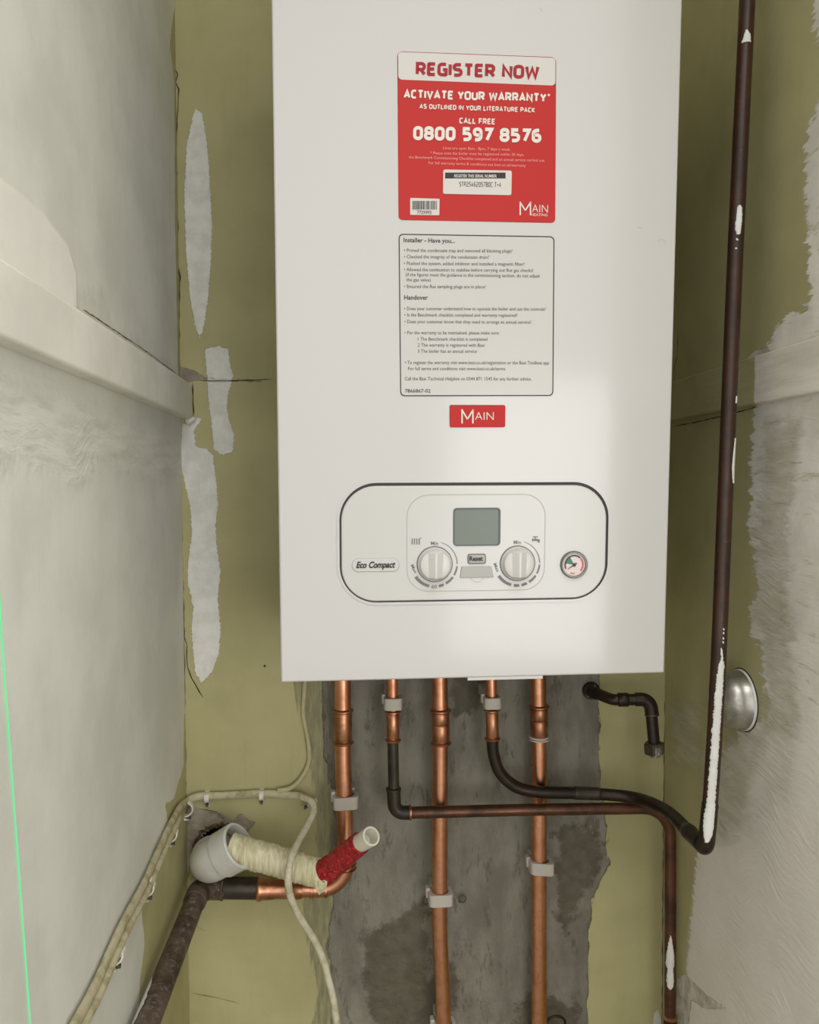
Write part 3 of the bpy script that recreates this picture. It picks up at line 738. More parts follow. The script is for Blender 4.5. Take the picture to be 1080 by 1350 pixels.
T = [stroke_text('STP25462057BDC T+4', 605.5, 245.8, 660.7, 246.6, 6.4, .0014, .13, .2), text('7729392', 550, 281.8, 569, 282, 4.2, .0013, .01)]
x = 543.8
while x < 576:
    wd = random.choice((.7, .7, 1.1, 1.5)); T.append(quadpx(x, 264.8, min(x+wd, 576.7), 276.2, .0013)); x += wd+random.choice((.6, .7, 1.0))
mesh('black_lettering', *join(T), M_ink, reg, False)

# checklist sticker
insc = [(525.6, 308.3), (731, 311.7), (729.5, 522), (527.8, 522.4)]
chk = fplate('checklist_sticker', pxpoly(insc, 6), 0, .0003, M_sheet, boiler, 30)
chk['label'] = 'pale sticker of installer notes with thin black outline'
def inset(cs, d): return [(cs[0][0]+d, cs[0][1]+d), (cs[1][0]-d, cs[1][1]+d), (cs[2][0]-d, cs[2][1]-d), (cs[3][0]+d, cs[3][1]-d)]
mesh('border', *ring(pxpoly(insc, 6), pxpoly(inset(insc, 1.25), 5), .0002, .0006), M_inkb, chk, False)
LN = [('Installer - Have you...', 532.2, 319, 600, 320.2, 5.6, .02),
 ('• Primed the condensate trap and removed all blanking plugs?', 532.7, 332, 675.6, 333, 4.4, 0),
 ('• Checked the integrity of the condensate drain?', 532.7, 340.4, 644.9, 341.2, 4.4, 0),
 ('• Flushed the system, added inhibitor and installed a magnetic filter?', 532.7, 349.2, 691.8, 350.3, 4.4, 0),
 ('• Allowed the combustion to stabilise before carrying out flue gas checks?', 532.7, 357.4, 703.3, 358.6, 4.4, 0),
 ('(if the figures meet the guidance in the commissioning section, do not adjust', 535, 364, 712, 365.8, 4.4, 0),
 ('the gas valve)', 535.6, 370.8, 568, 371.2, 4.4, 0),
 ('• Ensured the flue sampling plugs are in place?', 532.9, 379.6, 640.7, 380.2, 4.4, 0),
 ('Handover', 532.9, 394.8, 564.2, 395, 5.6, .02),
 ('• Does your customer understand how to operate the boiler and use the controls?', 533, 408.8, 719.6, 409.6, 4.4, 0),
 ('• Is the Benchmark checklist completed and warranty registered?', 533.3, 417.2, 682.2, 417.7, 4.4, 0),
 ('• Does your customer know that they need to arrange an annual service?', 533.3, 426, 700.7, 426.8, 4.4, 0),
 ('• For the warranty to be maintained, please make sure:', 533.5, 440.6, 658.4, 441, 4.4, 0),
 ('1 The Benchmark checklist is completed', 551, 449, 642.7, 449.3, 4.4, 0),
 ('2 The warranty is registered with Baxi', 551, 456.9, 639, 457.2, 4.4, 0),
 ('3 The boiler has an annual service', 551, 465, 629, 465.2, 4.4, 0),
 ('• To register the warranty visit www.baxi.co.uk/registration or the Baxi Toolbox app', 533.8, 480, 724, 480.4, 4.4, 0),
 ('For full terms and conditions visit www.baxi.co.uk/terms', 538.2, 488, 666.2, 488.2, 4.4, 0),
 ('Call the Baxi Technical Helpline on 0344 871 1545 for any further advice.', 533.8, 501.3, 701, 501.6, 4.4, 0),
 ('7866867-02', 534, 517.5, 567.8, 517.6, 4.6, .012)]
mesh('lettering', *join([text(s, a, b, c_, d, e_, .0006, o_) for s, a, b, c_, d, e_, o_ in LN]), M_ink, chk, False)

# red maker badge
bd = fplate('maker_badge', pxpoly([(592.7, 533.8), (666.2, 534), (666, 563.2), (592.9, 563.4)], 2.5), 0, .0012, M_red, boiler, 30, .0004)
mesh('badge_lettering', *join([tallM(609.3, 623.6, 539.6, 558.3, 552.6, 1.9, .0016), text('AIN', 626.5, 553.6, 651, 553.6, 10.2, .0016, -.012)]), M_offw, bd, False)

# fascia lettering
mesh('badge_lettering', *text('Eco Compact', 469.5, 748.8, 521.5, 748.2, 7.8, WF+.0013, .035, .32, res=4), M_inkb, fas, False)
mesh('button_lettering', *text('Reset', 619.2, 739.4, 636.8, 739.4, 6, WF+.0028, .03), M_inkb, fas, False)
T = [text('Min', 568.2, 718.6, 578, 718.6, 4.8, WF+.0004, .01), text('Min', 677.4, 717.3, 687, 717.3, 4.8, WF+.0004, .01), text('60', 569, 775.8, 576, 775.8, 4.8, WF+.0004, .005),
     text('Max', 541.6, 745.5, 546.8, 756.5, 4.2, WF+.0004, .01), text('Max', 650.6, 743.5, 655.4, 754.8, 4.2, WF+.0004, .01), text('bar', 752.5, 757, 758.5, 757, 2.8, gw, .01)]
for k in range(4): T.append(quadpx(542.8+k*3.1, 709.8, 544.3+k*3.1, 717.8, WF+.0004))
T.append(quadpx(554.3, 708.8, 555.6, 710.2, WF+.0004))
# tap symbol
T += [quadpx(702.5, 710.5, 709.5, 713.2, WF+.0004), quadpx(701.8, 709.8, 702.8, 714, WF+.0004), quadpx(709, 711, 711.8, 715.2, WF+.0004), quadpx(705.3, 708, 706.5, 710.6, WF+.0004), quadpx(702.8, 707.2, 709.2, 708.4, WF+.0004)]
mesh('panel_lettering', *join(T), M_dgrey, fas, False)
# scuffs on the door
for pts in ([(711, 10), (715, 14)], [(866, 318), (873, 315), (878, 319)], [(841, 299), (846, 300)]):
    V = []
    for i, (a, b) in enumerate(pts): V += [F(a, b, .0002), F(a, b+1.0, .0002)]
    mesh('scuff', V, [(2*i, 2*i+1, 2*i+3, 2*i+2) for i in range(len(pts)-1)], M_line, boiler, False)

# ------------------------------------------------------------------ pipes
def fitting(A, B, r, mat, parent, name='coupler', beads=(0, 1), mid=None):
    """solder coupler with rolled rims at the ends"""
    b = .10; pr = [(-.03, r), (0, r+.0022)]
    pr = [(0, r+.0002), (.015, r+.0024), (.04, r+.0034), (.065, r+.0034), (.085, r+.0022), (.10, r+.0006), (.12, r+.0012)]
    if mid: pr += [(mid-.03, r+.0014), (mid, r+.0004), (mid+.03, r+.0014)]
    pr += [(.88, r+.0012), (.90, r+.0006), (.915, r+.0022), (.935, r+.0034), (.96, r+.0034), (.985, r+.0024), (1, r+.0002)]
    return mesh(name, *lathe(A, B, pr, 32), mat, parent, 50)
YP = 1.035
def wp(px, py, Y=YP): return onY(px, py, Y)
TOPY = 868           # pipes start up inside the casing underside
def pclip(px, py, Y, r, w_, h_, label, skew=0):
    """nylon pipe clip: rounded band around the pipe and a foot on the wall"""
    c = onY(px, py, Y)
    root = thing('pipe_clip', (c[0], WB, c[2]-h_/2), label, 'pipe clip')
    n = 40; V, Fc = [], []
    for k in range(n):
        a = 2*math.pi*k/n; ca, sa = math.cos(a), math.sin(a)
        ro = 1/max(abs(ca)**5+abs(sa)**5, 1e-6)**.2
        ox, oy = ca*ro*w_/2, sa*ro*(r+.0035)
        for (x_, y_, z_) in ((ox, oy, -h_/2), (ox, oy, h_/2), (ca*(r+.0004), sa*(r+.0004), h_/2), (ca*(r+.0004), sa*(r+.0004), -h_/2)):
            V.append((c[0]+x_, c[1]+y_, c[2]+z_+skew*x_))
    for k in range(n):
        k2 = (k+1) % n
        for q in range(4): Fc.append((k*4+q, k2*4+q, k2*4+(q+1) % 4, k*4+(q+1) % 4))
    bevel(mesh('band', V, Fc, M_clip, root, 30), .0008)
    if WB-(Y+r) > .002:
        bevel(mesh('foot', *box(c[0]-w_*.36, c[0]+w_*.36, Y+r+.001, WB, c[2]-h_*.45+.004, c[2]+h_*.45+.004), M_clip, root, 30), .001)
        bevel(mesh('lug', *box(c[0]-w_*.55-.001, c[0]-w_*.40, Y+.001, Y+.012, c[2]-h_*.40+.004, c[2]+h_*.5+.003), M_clip, root, 30), .001)
    return root

# pipe 1 : far left, 22 mm, turning left at the bottom, going on as an old dark pipe along the left wall
p1 = thing('copper_pipe', tuple(wp(452, 1172)), 'leftmost copper pipe under the boiler, curving left behind the red taped pipe', 'pipe')
path = fillet([wp(451.5, TOPY), wp(452.5, 1000), wp(457.5, 1171), wp(388, 1172.5)], [.3, .034])
mesh('tube', *tube(dense(path), .0108, 32), M_cu, p1, 60)
fitting(wp(452, 934), wp(452.5, 981), .0108, M_fit, p1)
fitting(wp(432, 1172), wp(428, 1172), .0100, M_fit, p1, 'solder_ring'); fitting(wp(414, 1172.3), wp(409, 1172.3), .0100, M_fit, p1, 'solder_ring')
fitting(wp(456.6, 1138), wp(456.8, 1145), .0102, M_fit, p1, 'solder_ring')
mesh('reducer', *lathe(wp(399, 1172.4), wp(339, 1171.6), [(0, .0112), (.06, .0125), (.2, .0128), (.22, .0120), (.55, .0122), (.7, .0135), (.86, .0140), (.92, .0158), (.97, .0158), (1, .0145)], 32), M_fit, p1, 50)
# old dark pipe
old = thing('old_pipe', tuple(wp(262, 1178)), 'thick dirty dark pipe running forward along the left wall from the corner', 'pipe')
A = wp(264, 1170.5); B = wp(345, 1171)
fwd = np.array([A[0]-.012, .52, A[2]]); A_OLD = A
pth = fillet([B, A, fwd], [.016], 10)
mesh('tube', *tube(dense(pth, .02), .0128, 32), M_lead, old, 60)
pj = [B, wp(292, 1170.7)]
mesh('elbow', *tube(dense(fillet([wp(293, 1170.7), A, A+(fwd-A)/np.linalg.norm(fwd-A)*.035], [.016], 10), .006), .0146, 32), M_lead, old, 60)
mesh('collar', *lathe(wp(296, 1170.7), wp(291, 1170.7), [(0, .0134), (.3, .0156), (.7, .0156), (1, .0134)], 30), M_lead, old, 50)
mesh('dark_sleeve', *lathe(wp(340, 1171), wp(297, 1170.7), [(0, .0134), (.04, .0138), (.5, .0137), (1, .0136)], 30), M_dark2, old, 50)

# pipe 3 (middle) 22 mm
p3 = thing('copper_pipe', tuple(wp(582, 1370)), 'middle copper pipe, kinked near the bottom below its lower clip', 'pipe')
path = spline([wp(579.5, TOPY), wp(580.5, 960), wp(580, 1100), wp(580, 1180), wp(580, 1225), wp(582, 1275), wp(584.5, 1330), wp(586, 1420)], 8)
mesh('tube', *tube(path, .0103, 32), M_cu, p3, 60)
fitting(wp(581, 934), wp(581.5, 982), .0103, M_fit, p3, mid=.42)
# pipe 5 (right) 22 mm
p5 = thing('copper_pipe', tuple(wp(711, 1370)), 'rightmost copper pipe, behind the two dark horizontal pipes', 'pipe')
path = [wp(709.5, TOPY, 1.042), wp(711, 1000, 1.042), wp(710.5, 1140, 1.042), wp(711.5, 1420, 1.042)]
mesh('tube', *tube(dense(path, .02), .0106, 32), M_cu, p5, 60)
fitting(wp(711, 929, 1.042), wp(711, 976, 1.042), .0106, M_fit, p5, mid=.42)
mesh('ptfe_wrap', *lathe(wp(711, 970, 1.042), wp(711, 976, 1.042), [(0, .0112), (.15, .0138), (.4, .0132), (.6, .0142), (.85, .0136), (1, .0112)], 30), M_paint, p5, 50)

# pipe 2 : 15 mm, to the elbow, then right along the wall and down
YD = 1.013
p2 = thing('tarnished_pipe', tuple(wp(521, 1072, YD)), 'brown pipe turning right at an elbow then down beside the right corner', 'pipe')
mesh('copper_tail', *tube([wp(517.5, TOPY, YD), wp(518, 940, YD)], .0070, 28), M_cu, p2, 60)
fitting(wp(518, 936, YD), wp(518.2, 978, YD), .0070, M_fit, p2)
cw_ = [wp(518, 972, YD), wp(520, 1072, YD), wp(700, 1067.5, YD), wp(884, 1065, YD), wp(885.5, 1120, YD), wp(884, 1200, YD), wp(883.5, 1420, YD)]
mesh('upper_tube', *tube([cw_[0], wp(519.4, 1050, YD)], .0071, 28), M_dark2, p2, 60)
pth = fillet([wp(536, 1071.6, YD), cw_[2], cw_[3], cw_[5], cw_[6]], [.5, .040, .5], 14)
mesh('tube', *tube(dense(pth), .0076, 28), M_brown, p2, 60)
mesh('elbow', *tube(dense(fillet([wp(519, 1040, YD), wp(520.3, 1071.8, YD), wp(541, 1071.2, YD)], [.013], 10), .005), .0088, 28), M_dark2, p2, 60)
mesh('collar', *lathe(wp(519, 1038, YD), wp(519, 1043, YD), [(0, .0074), (.2, .0098), (.8, .0098), (1, .0086)], 28), M_dark2, p2, 50)
mesh('collar', *lathe(wp(539, 1071.2, YD), wp(543, 1071.1, YD), [(0, .0086), (.2, .0098), (.8, .0098), (1, .0074)], 28), M_fit, p2, 50)
mesh('collar', *lathe(wp(883.8, 1338, YD), wp(883.8, 1343, YD), [(0, .0074), (.2, .0094), (.8, .0094), (1, .0086)], 28), M_fit, p2, 50)
mesh('lower_socket', *lathe(wp(883.8, 1342, YD), wp(883.8, 1420, YD), [(0, .0088), (1, .0088)], 28), M_dark, p2, 50)

# pipe 4 : 15 mm, sweeping right and forward, elbow, then the tall run up by the right wall
p4 = thing('tarnished_pipe', tuple(wp(928, 1118, .79)), 'near-black pipe sweeping right then rising full height, spotted with white paint', 'pipe')
mesh('copper_tail', *tube([wp(647.5, TOPY, YD), wp(649, 940, YD)], .0068, 28), M_cu, p4, 60)
fitting(wp(648.7, 934, YD), wp(649.4, 976, YD), .0070, M_fit, p4)
YQ = 1.016
sw = spline([wp(649.5, 970, YQ), wp(650.5, 992, YQ), wp(659, 1018, YQ), wp(680, 1037, YQ), wp(710, 1044, YQ), wp(760, 1045.5, YQ), wp(800, 1047.5, YQ), wp(838, 1052, 1.0), wp(868, 1063, .955), wp(890, 1078, .90), wp(908, 1097, .845), wp(923, 1111, .80)], 8)
mesh('swept_tube', *tube(sw, .0077, 28), M_dark, p4, 60)
mesh('socket', *lathe(wp(757, 1045.3, YQ), wp(790, 1046.5, YQ), [(0, .0077), (.04, .0087), (.10, .0084), (.90, .0084), (.96, .0087), (1, .0077)], 28), M_dark2, p4, 50)
mesh('collar', *lathe(wp(906, 1094.5, .852), wp(912, 1100, .833), [(0, .0077), (.1, .0089), (.9, .0091), (1, .0080)], 28), M_dark2, p4, 50)
YT = .785
tall = [wp(929, 1117, YT), wp(936.5, 1060, YT), wp(946, 900, YT), wp(956.5, 650, YT), wp(969, 350, YT), wp(985.5, 0, YT), wp(992, -140, YT)]
mesh('elbow', *tube(dense(fillet([wp(911, 1099.5, .836), wp(931, 1119, .785), wp(936.5, 1060, YT)], [.011], 10), .005), .0084, 28), M_dark, p4, 60)
tl = spline([tall[1]+(tall[0]-tall[1])*.5]+tall[1:], 8)
mesh('rising_tube', *tube(tl, .0077, 28), M_tall, p4, 60)

def pipe_at(path_px, py, Y):
    for (a, b) in zip(path_px[:-1], path_px[1:]):
        if min(a[1], b[1]) <= py <= max(a[1], b[1]):
            t_ = (py-a[1])/(b[1]-a[1]); return wp(a[0]+(b[0]-a[0])*t_, py, Y)
    return wp(path_px[-1][0], py, Y)
tall_px = [(929, 1117), (936.5, 1060), (946, 900), (956.5, 650), (969, 350), (985.5, 0)]
def paint(rows, pathpx, Y, r, parent, step=1.6, jag=.8):
    """rows: (py, left px offset, right px offset) from the axis of a near-vertical pipe"""
    rows = sorted(rows); V, Fc = [], []; sc_ = FPX/Y; y = rows[0][0]; R = []
    while y < rows[-1][0]:
        for a, b in zip(rows[:-1], rows[1:]):
            if a[0] <= y <= b[0]:
                t_ = (y-a[0])/(b[0]-a[0]); R.append((y, a[1]+(b[1]-a[1])*t_+random.uniform(-jag, jag)*.7, a[2]+(b[2]-a[2])*t_+random.uniform(-jag, jag)*.5)); break
        y += step
    m = 6
    for (yy, l, rr2) in R:
        c_ = pipe_at(pathpx, yy, Y); vd = np.array([c_[0], c_[1], 0]); vd /= np.linalg.norm(vd); side = np.array([vd[1], -vd[0], 0])
        if rr2 < l+.4: rr2 = l+.4
        for k in range(m+1):
            o = (l+(rr2-l)*k/m)/sc_/r; o = max(-.99, min(.99, o)); th = math.asin(o); rr3 = r+(.0008 if 0 < k < m else .0001)
            V.append(c_+side*math.sin(th)*rr3-vd*math.cos(th)*rr3)
    for i in range(len(R)-1):
        for k in range(m): Fc.append((i*(m+1)+k, i*(m+1)+k+1, (i+1)*(m+1)+k+1, (i+1)*(m+1)+k))
    o = mesh('paint_patch', V, Fc, M_paint, parent, True); return o
paint([(45, 0, 2), (50, -2, 6), (60, -4.5, 7), (62, -4, 6)], tall_px, YT, .0077, p4)
paint([(274, 1, 4), (277, 0, 6), (290, -1, 6.5), (305, -2, 6), (310, 0, 5.5), (314, 2, 4)], tall_px, YT, .0077, p4)
paint([(523, 8.2, 9), (527, 8, 9.6), (533, 8.2, 9)], tall_px, YT, .0077, p4, jag=.2)
paint([(578, 9, 10), (595, 8, 10), (615, 7, 9.9), (630, 8, 10), (638, 9, 10)], tall_px, YT, .0077, p4, jag=.2)
paint([(852, 2, 4), (866, 3, 6), (875, 0, 8), (900, -2, 7.5), (960, -3.5, 7), (1010, -4, 6.5), (1056, -4.5, 6.2)], tall_px, YT, .0077, p4, jag=1.5)
paint([(1053, -4.5, 6.2), (1068, -6.5, 7), (1085, -6, 8), (1097, -4, 7.5), (1106, -1, 4)], tall_px, YT, .0085, p4, jag=1.0)
for yy in (826, 831, 838, 843): paint([(yy, 4, 5), (yy+1.5, 4, 6.2), (yy+3.4, 4.5, 5.5)], tall_px, YT, .0077, p4, .8, .2)
paint([(317, 0, 1), (319, 0, 3.5), (321, 1, 2)], tall_px, YT, .0077, p4, .8, .2); paint([(329, 0, 1), (330.5, -1, 2.5), (332, 0, 1)], tall_px, YT, .0077, p4, .8, .2)
low_px = [(885, 1120), (884, 1200), (883.5, 1420)]
paint([(1229, 0, 1), (1240, -2.5, 3), (1255, -5, 5), (1268, -6, 5.5), (1273, -4, 4), (1276, -4, 4), (1290, -5, 5), (1297, -4, 4), (1300, -1, 1)], low_px, YD, .0076, p2, 1.2, .7)

# clips
pclip(456, 1055, YP, .0108, .033, .0165, 'white pipe clip on the leftmost copper pipe above the red taped pipe', .04)
pclip(518, 926.5, YD, .0072, .0235, .0155, 'white pipe clip above the elbow of the brown pipe, near the boiler')
pclip(648.5, 925.5, YD, .0072, .0225, .0150, 'white pipe clip on the near-black pipe just below the boiler')
pclip(580.5, 1182, YP, .0103, .0325, .0160, 'white pipe clip on the middle copper pipe between two screw eyes')
pclip(713, 1141, 1.042, .0106, .033, .0165, 'white pipe clip on the rightmost copper pipe below the horizontal pipes', -.1)
pclip(585.5, 1355, YP, .0103, .031, .0150, 'white pipe clip at the foot of the middle copper pipe, cut by the frame')

# capped stub at the right of the boiler
stub = thing('capped_pipe_stub', tuple(wp(863, 996, 1.0)), 'short black pipe bent from a wall hole and closed by a nut', 'pipe')
sp = fillet([np.array([HC2[0], 1.085, HC2[1]]), wp(781, 912, 1.052), wp(808, 922.5, 1.022), wp(857, 922, 1.012), wp(863, 985, 1.005)], [.010, .012, .013], 8)
mesh('tube', *tube(dense(sp, .006), .0076, 26), M_dark, stub, 60)
mesh('bend', *tube(dense(sp, .004)[3:17], .0088, 26), M_dark, stub, 60)
mesh('socket', *lathe(wp(814, 922.5, 1.021), wp(829, 922.3, 1.018), [(0, .0078), (.1, .0092), (.9, .0092), (1, .0080)], 26), M_dark, stub, 50)
el = fillet([wp(838, 922, 1.0155), wp(857, 922, 1.012), wp(859.8, 942, 1.010)], [.013], 8)
mesh('elbow', *tube(dense(el, .004), .0090, 26), M_dark, stub, 60)
mesh('solder_ring', *lathe(wp(859.6, 941, 1.010), wp(859.9, 944.5, 1.0095), [(0, .0085), (.3, .0095), (.7, .0095), (1, .0078)], 26), M_nail, stub, 50)
A, B = wp(862.3, 979, 1.005), wp(863.4, 994, 1.004)
mesh('nut', *lathe(A, B, [(0, .0120), (.1, .0138), (.85, .0138), (1, .0122)], 6, True, math.pi/6), M_nail, stub, False)
mesh('nut_face', *lathe(A+(B-A)*.25+np.array([.0005, -.0082, 0]), A+(B-A)*.95+np.array([.0005, -.0086, 0]), [(0, .0058), (1, .0058)], 8), M_crust, stub, False)['label'] = 'scraped bright flat of the nut'
mesh('stop_end', *lathe(B, B+(B-A)*.3, [(0, .0088), (.7, .0080), (1, .005)], 20), M_crust, stub, 50)
mesh('wall_ring', *lathe((HC2[0], WB-.003, HC2[1]), (HC2[0], WB+.03, HC2[1]), [(0, .0098), (0, .0122), (.1, .0124), (1, .0118)], 30, False), M_dark, wall_back, 50)

# ------------------------------------------------------------------ waste pipe with tape
ws = thing('waste_elbow', (float(HC[0]), WB, float(HC[1]-.03)), 'pale grey plastic elbow coming out of the wall hole', 'pipe fitting')
E0 = onY(286, 1117, 1.10); E1 = onY(276, 1137, 1.017); E2 = onY(313, 1116, 1.005)
el = dense(fillet([E0, E1, E2], [.020], 16), .003)
el = el[:]
elp = el[:-6]
mesh('bend', *tube(elp, [(.0215 if p[1] > 1.052 else .0215+.0047*min(1, (1.052-p[1])/.006)) for p in elp], 40), M_pvc, ws, 60)
# socket: hollow, with a step and a thick lip
dS = (E2-E1)/np.linalg.norm(E2-E1); S0 = E2-dS*.023
mesh('socket', *lathe(S0, E2+dS*.004, [(0, .0256), (.03, .0290), (.96, .0295), (1, .0286), (1, .0258), (.5, .0255), (.3, .0250)], 44, False), M_pvc, ws, 40)
mesh('seam', *lathe(E0+(E1-E0)*.62, E0+(E1-E0)*.68, [(0, .0255), (.5, .0270), (1, .0255)], 44, False), M_pvc, ws, 60)
tp = thing('taped_waste_pipe', tuple(onY(400, 1180, 1.0)), 'small white waste pipe wrapped in cream and red tape, sticking out of the elbow', 'pipe')
tpx = [(302, 1118, 1.008), (330, 1126, 1.003), (355, 1132, 1.000), (385, 1141, .996), (410, 1148, .990), (430, 1153, .984)]
TP = spline([onY(*q) for q in tpx], 14)
rt = []
for i, p in enumerate(TP):
    s = i/(len(TP)-1); rt.append(.0190-.0012*s+.0004*math.sin(i*1.9)*(1 if s < .75 else .3)+.0004*math.sin(i*.7))
rt[0] = .017
TPo = mesh('cream_tape', *tube(TP, rt, 36), M_tape, tp, 50)
rpx = [(425, 1151, .984), (440, 1141, .975), (455, 1128, .963), (467, 1118, .953), (476, 1110.5, .9445)]
RP = spline([onY(*q) for q in rpx], 10)
rr4 = [(.0158-.0030*i/(len(RP)-1))+random.uniform(-.0006, .0006) for i in range(len(RP))]
rt_o = mesh('red_tape', *tube(RP, rr4, 36), M_redtape, tp, 50)
a, b = onY(474, 1112, .946), onY(492, 1097, .930)
dd_ = (b-a)/np.linalg.norm(b-a)+np.array([0, -.25, 0]); dd_ /= np.linalg.norm(dd_)
mesh('pipe_end', *lathe(a, a+dd_*.030, [(0, .0108), (1, .0112), (1, .0090), (.35, .0088), (.3, .001)], 36, False), simple('white_waste_plastic', srgb(222, 218, 200), .35), tp, 40)
# torn tape flaps
fl = onY(432, 1153, .966)
V = [onY(415, 1162, .968), onY(432, 1160, .966), onY(430, 1172, .968), onY(421, 1180, .975), onY(416, 1172, .972)]
o = mesh('tape_tail', V, [(0, 1, 2, 3, 4)], M_tape, tp, False); m = o.modifiers.new('s', 'SOLIDIFY'); m.thickness = .001

# ------------------------------------------------------------------ cables
cb = thing('cable', tuple(onY(250, 1050, 1.06)), 'thick dirty cream cable clipped along the left wall and back wall, its end hanging down', 'cable')
XC = XL+.0045
lw = [onX(92, 1362, XC), onX(125, 1300, XC), onX(160, 1222, XC), onX(190, 1165, XC), onX(215, 1108, XC), onX(235, 1068, XC), onY(246, 1057, 1.058), onY(262, 1050, 1.063), onY(290, 1049, 1.065), onY(320, 1047.5, 1.065), onY(350, 1046, 1.065), onY(378, 1048, 1.063), onY(398, 1050, 1.055), onY(410, 1056, 1.045)]
sp_ = spline(lw, 8)
mesh('clipped_run', *tube(sp_, .0052, 20, up=(0, 0, 1), r2=.0034), M_cable2, cb, 60)
sp2 = spline([lw[-2], lw[-1], onY(414, 1068, 1.035), onY(407, 1085, 1.02), onY(393, 1110, .99), onY(383, 1135, .962), onY(380, 1160, .955), onY(384, 1185, .96), onY(396, 1210, .97), onY(412, 1235, .98), onY(425, 1262, .985), onY(433, 1290, .985), onY(440, 1320, .985), onY(447, 1370, .985)], 8)
mesh('hanging_end', *tube(sp2, .0045, 20), M_cable, cb, 60)
sp3 = spline([lw[0], onX(125, 1300, XC), onX(160, 1222, XC), onX(190, 1165, XC), onX(215, 1108, XC), onX(233, 1071, XC)], 8)
sp3 = [p+np.array([.003, 0, -.0075]) for p in sp3]
cb3 = mesh('cable', *tube(sp3, .0038, 16), M_cable2, None, 60); tag(cb3, 'thinner painted cable running just below the thick cable on the left wall', 'cable')
cb2 = mesh('cable', *tube(spline([onY(366, 1042, 1.064), onY(380, 1040, 1.064), onY(392, 1032, 1.065), onY(402, 1018, 1.066), onY(408, 1000, 1.0675), onY(406, 975, 1.068), onY(400, 940, 1.068), onY(402, 905, 1.068), onY(404, 860, 1.068)], 8), .0032, 16), M_cable3, None, 60)
tag(cb2, 'thin overpainted cable climbing the olive wall towards the boiler underside', 'cable')
def cclip(P, tdir, nrm, label, s=1.0):
    """strap over a cable: P on the wall, nrm points off the wall, tdir along the cable"""
    P, tdir, nrm = np.array(P), np.array(tdir, float), np.array(nrm, float); tdir /= np.linalg.norm(tdir); side = np.cross(tdir, nrm)
    if side[2] > 0: side = -side
    root = thing('cable_clip', tuple(P), label, 'cable clip')
    V, Fc = [], []; hw = .0030*s; ns = 14; out, inn = [], []
    for k in range(ns+1):
        a = math.pi*k/ns; out.append((math.cos(a)*.0078*s, math.sin(a)*.0120)); inn.append((math.cos(a)*.0066*s, math.sin(a)*.0106))
    out.append((-.0072*s-.0045, .006)); inn.append((-.0072*s-.0045, 0.0002)); out.insert(0, (.0072*s, .0)); inn.insert(0, (.0056*s, .0))
    n = len(out)
    for e in (-1, 1):
        for (a, b) in out+inn: V.append(P-side*a+nrm*b+tdir*hw*e)
    for i in range(n-1):
        Fc += [(i, i+1, n+i+1, n+i), (2*n+i, 2*n+n+i, 2*n+n+i+1, 2*n+i+1), (i, 2*n+i, 2*n+i+1, i+1), (n+i, n+i+1, 3*n+i+1, 3*n+i)]
    mesh('strap', V, Fc, M_cableclip, root, 40)
    q = P+side*(.0072*s+.0022)
    mesh('nail', *lathe(q, q+nrm*.0085, [(0, .0014), (.6, .0014), (.62, .0022), (1, .0020)], 12), M_nail, root, 40)
for px, py, lb in ((274, 1049.5, 'cable clip on the back wall nearest the left corner'), (345.5, 1046.5, 'cable clip on the back wall midway along the cable'), ):
    cclip(onY(px, py, WB), (1, 0, 0), (0, -1, 0), lb)
cclip(onY(411, 1057, WB-.008), (.6, 0, -1), (0, -1, 0), 'cable clip where the thick cable drops away from the back wall')
for px, py, lb in ((243, 1064, 'cable clip in the left corner at the bend of the cable'), (221, 1097, 'topmost cable clip on the left wall below the corner'), (189, 1167, 'cable clip on the left wall halfway down the visible cable'), (146, 1255, 'cable clip on the left wall nearest the bottom edge')):
    cclip(onX(px, py+2, XL), (0, 1, 0), (1, 0, 0), lb, 1.35)

# ------------------------------------------------------------------ round metal cap on the right wall
Cc = np.array([XR, .893, onX(985, 922.5, XR)[2]])
Yn = onX(999.5, 923, XR)[1]; RC = 38.0/FPX*(Yn+.03)
Cc = np.array([XR, Yn+.0338, onY(985, 923.5, Yn+.03)[2]])
cap = thing('wall_cap', tuple(Cc-np.array([0, 0, .033])), 'round domed silver metal cap on the right wall behind the tall pipe', 'wall cap')
inw = np.array([-1, 0, 0.])
mesh('dome', *lathe(Cc, Cc+inw*.032, [(0, .0335), (.06, .0338), (.10, .0322), (.45, .0318), (.62, .0310), (.78, .0285), (.90, .0245), (.96, .0205), (.98, .0180), (.94, .0165), (.90, .0150)], 56), M_chrome, cap, 50)
mesh('centre_plug', *lathe(Cc+inw*.0275, Cc+inw*.0315, [(0, .0152), (.7, .0150), (1, .0130), (.9, .008), (1.1, .002)], 36), M_crust, cap, 40)
mesh('paint_rim', *lathe(Cc+inw*.0005, Cc+inw*.0030, [(0, .0343), (.5, .0342), (1, .0330)], 56, False), M_paint, cap, 50)
mesh('shadow_gap', *lathe(Cc+inw*.0001, Cc+inw*.0009, [(0, .0356), (1, .0352)], 56), M_crack, cap, 50)

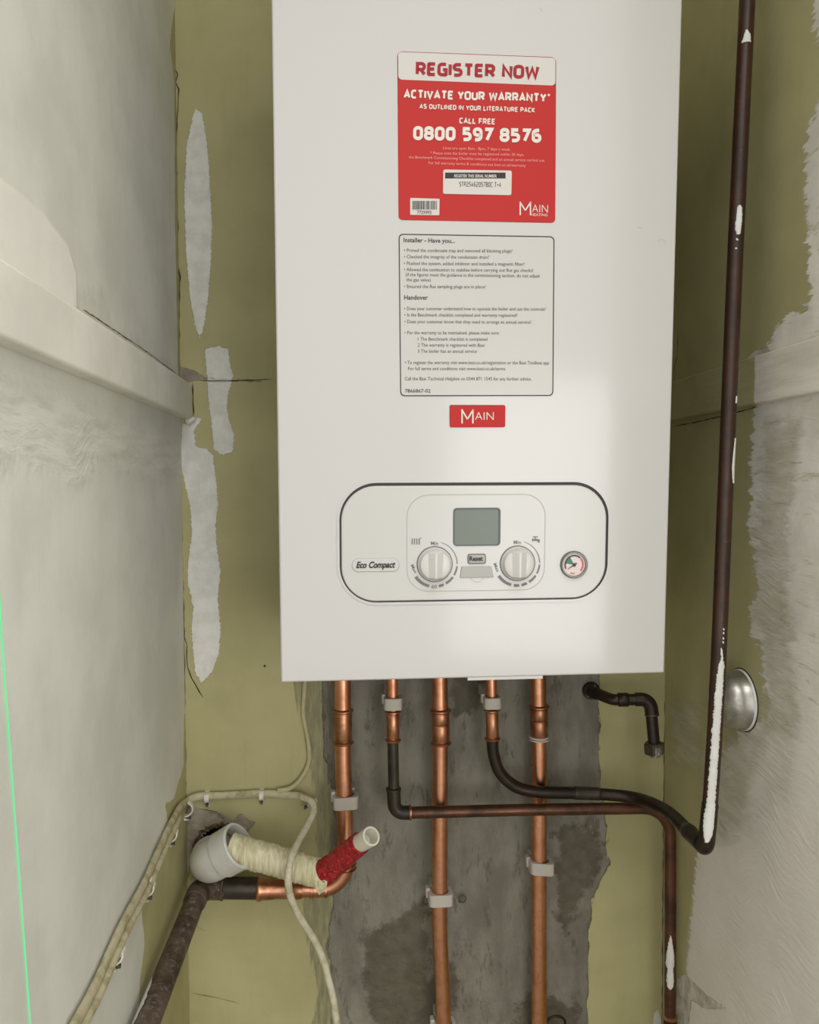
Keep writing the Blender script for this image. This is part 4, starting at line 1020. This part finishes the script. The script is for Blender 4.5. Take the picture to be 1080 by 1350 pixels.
# ------------------------------------------------------------------ small things
def eye(px, py, label):
    c_ = onY(px, py, 1.062); n = 24
    P = [c_+np.array([.0042*math.cos(2*math.pi*k/n), .0015*math.sin(2*math.pi*k/n), .0042*math.sin(2*math.pi*k/n)]) for k in range(n+1)]
    root = thing('screw_eye', tuple(c_-np.array([0, 0, .005])), label, 'screw eye')
    mesh('ring', *tube(P, .0011, 10, caps=False), M_nail, root, 60)
    mesh('shank', *tube([c_-np.array([.001, 0, .004]), c_+np.array([-.004, .010, -.009])], .0011, 8), M_nail, root, 60)
eye(610, 1185, 'tiny dark screw eye to the right of the middle copper pipe clip')
eye(561, 1188, 'tiny dark screw eye to the left of the middle copper pipe clip')
c_ = onY(733, 1349, 1.05); P = [c_+np.array([.013*math.cos(2*math.pi*k/32), 0, .010*math.sin(2*math.pi*k/32)]) for k in range(33)]
tag(mesh('black_ring', *tube(P, .0018, 10, caps=False), M_dark, None, 60), 'black ring half cut by the frame beside the rightmost copper pipe', 'ring')
V, Fc = [], []
lz = onX(-3, 740, XL+.0006), onX(2.5, 840, XL+.0006), onX(20, 1080, XL+.0006), onX(42, 1375, XL+.0006)
for p in lz: V += [p+np.array([0, .0011, 0]), p-np.array([0, .0011, 0])]
tag(mesh('laser_line', V, [(0, 1, 3, 2), (2, 3, 5, 4), (4, 5, 7, 6)], M_laser, None, False), 'thin bright green laser line cast down the left wall', 'light')
# plaster blob at the end of the left batten
V, Fc = lathe(onY(249, 557, WB-.002)+np.array([-.004, 0, 0]), onY(258, 551, WB-.004), [(0, .003), (.2, .006), (.6, .004), (1, .0015)], 10)
mesh('plaster_blob', V, Fc, M_paint, wall_back, True)
# dab of white paint on the old pipe
V, Fc = [], []; rows = []
for i in range(15):
    s_ = i/14; yy = .835-.085*s_; hw = .42*math.sin(math.pi*min(1, s_*1.02+.02))**.6*random.uniform(.75, 1.1)
    for k in range(7):
        th = math.radians(140)+hw*(-1+k/3); V.append(np.array([fwd[0]+math.cos(th)*.0133, yy, fwd[2]+math.sin(th)*.0133+.0]))
dx_ = (fwd[0]-A_OLD[0])/(fwd[1]-A_OLD[1])
V = [v+np.array([-(.52-v[1])*dx_*1.0, 0, 0]) for v in V]
for i in range(14):
    for k in range(6): Fc.append((i*7+k, i*7+k+1, (i+1)*7+k+1, (i+1)*7+k))
mesh('paint_patch', V, Fc, M_paint, old, True)

for o in bpy.data.objects:
    if 'lettering' in o.name or o.name.split('.')[0] in ('small_print', 'scale_marks'): o['kind'] = 'stuff'
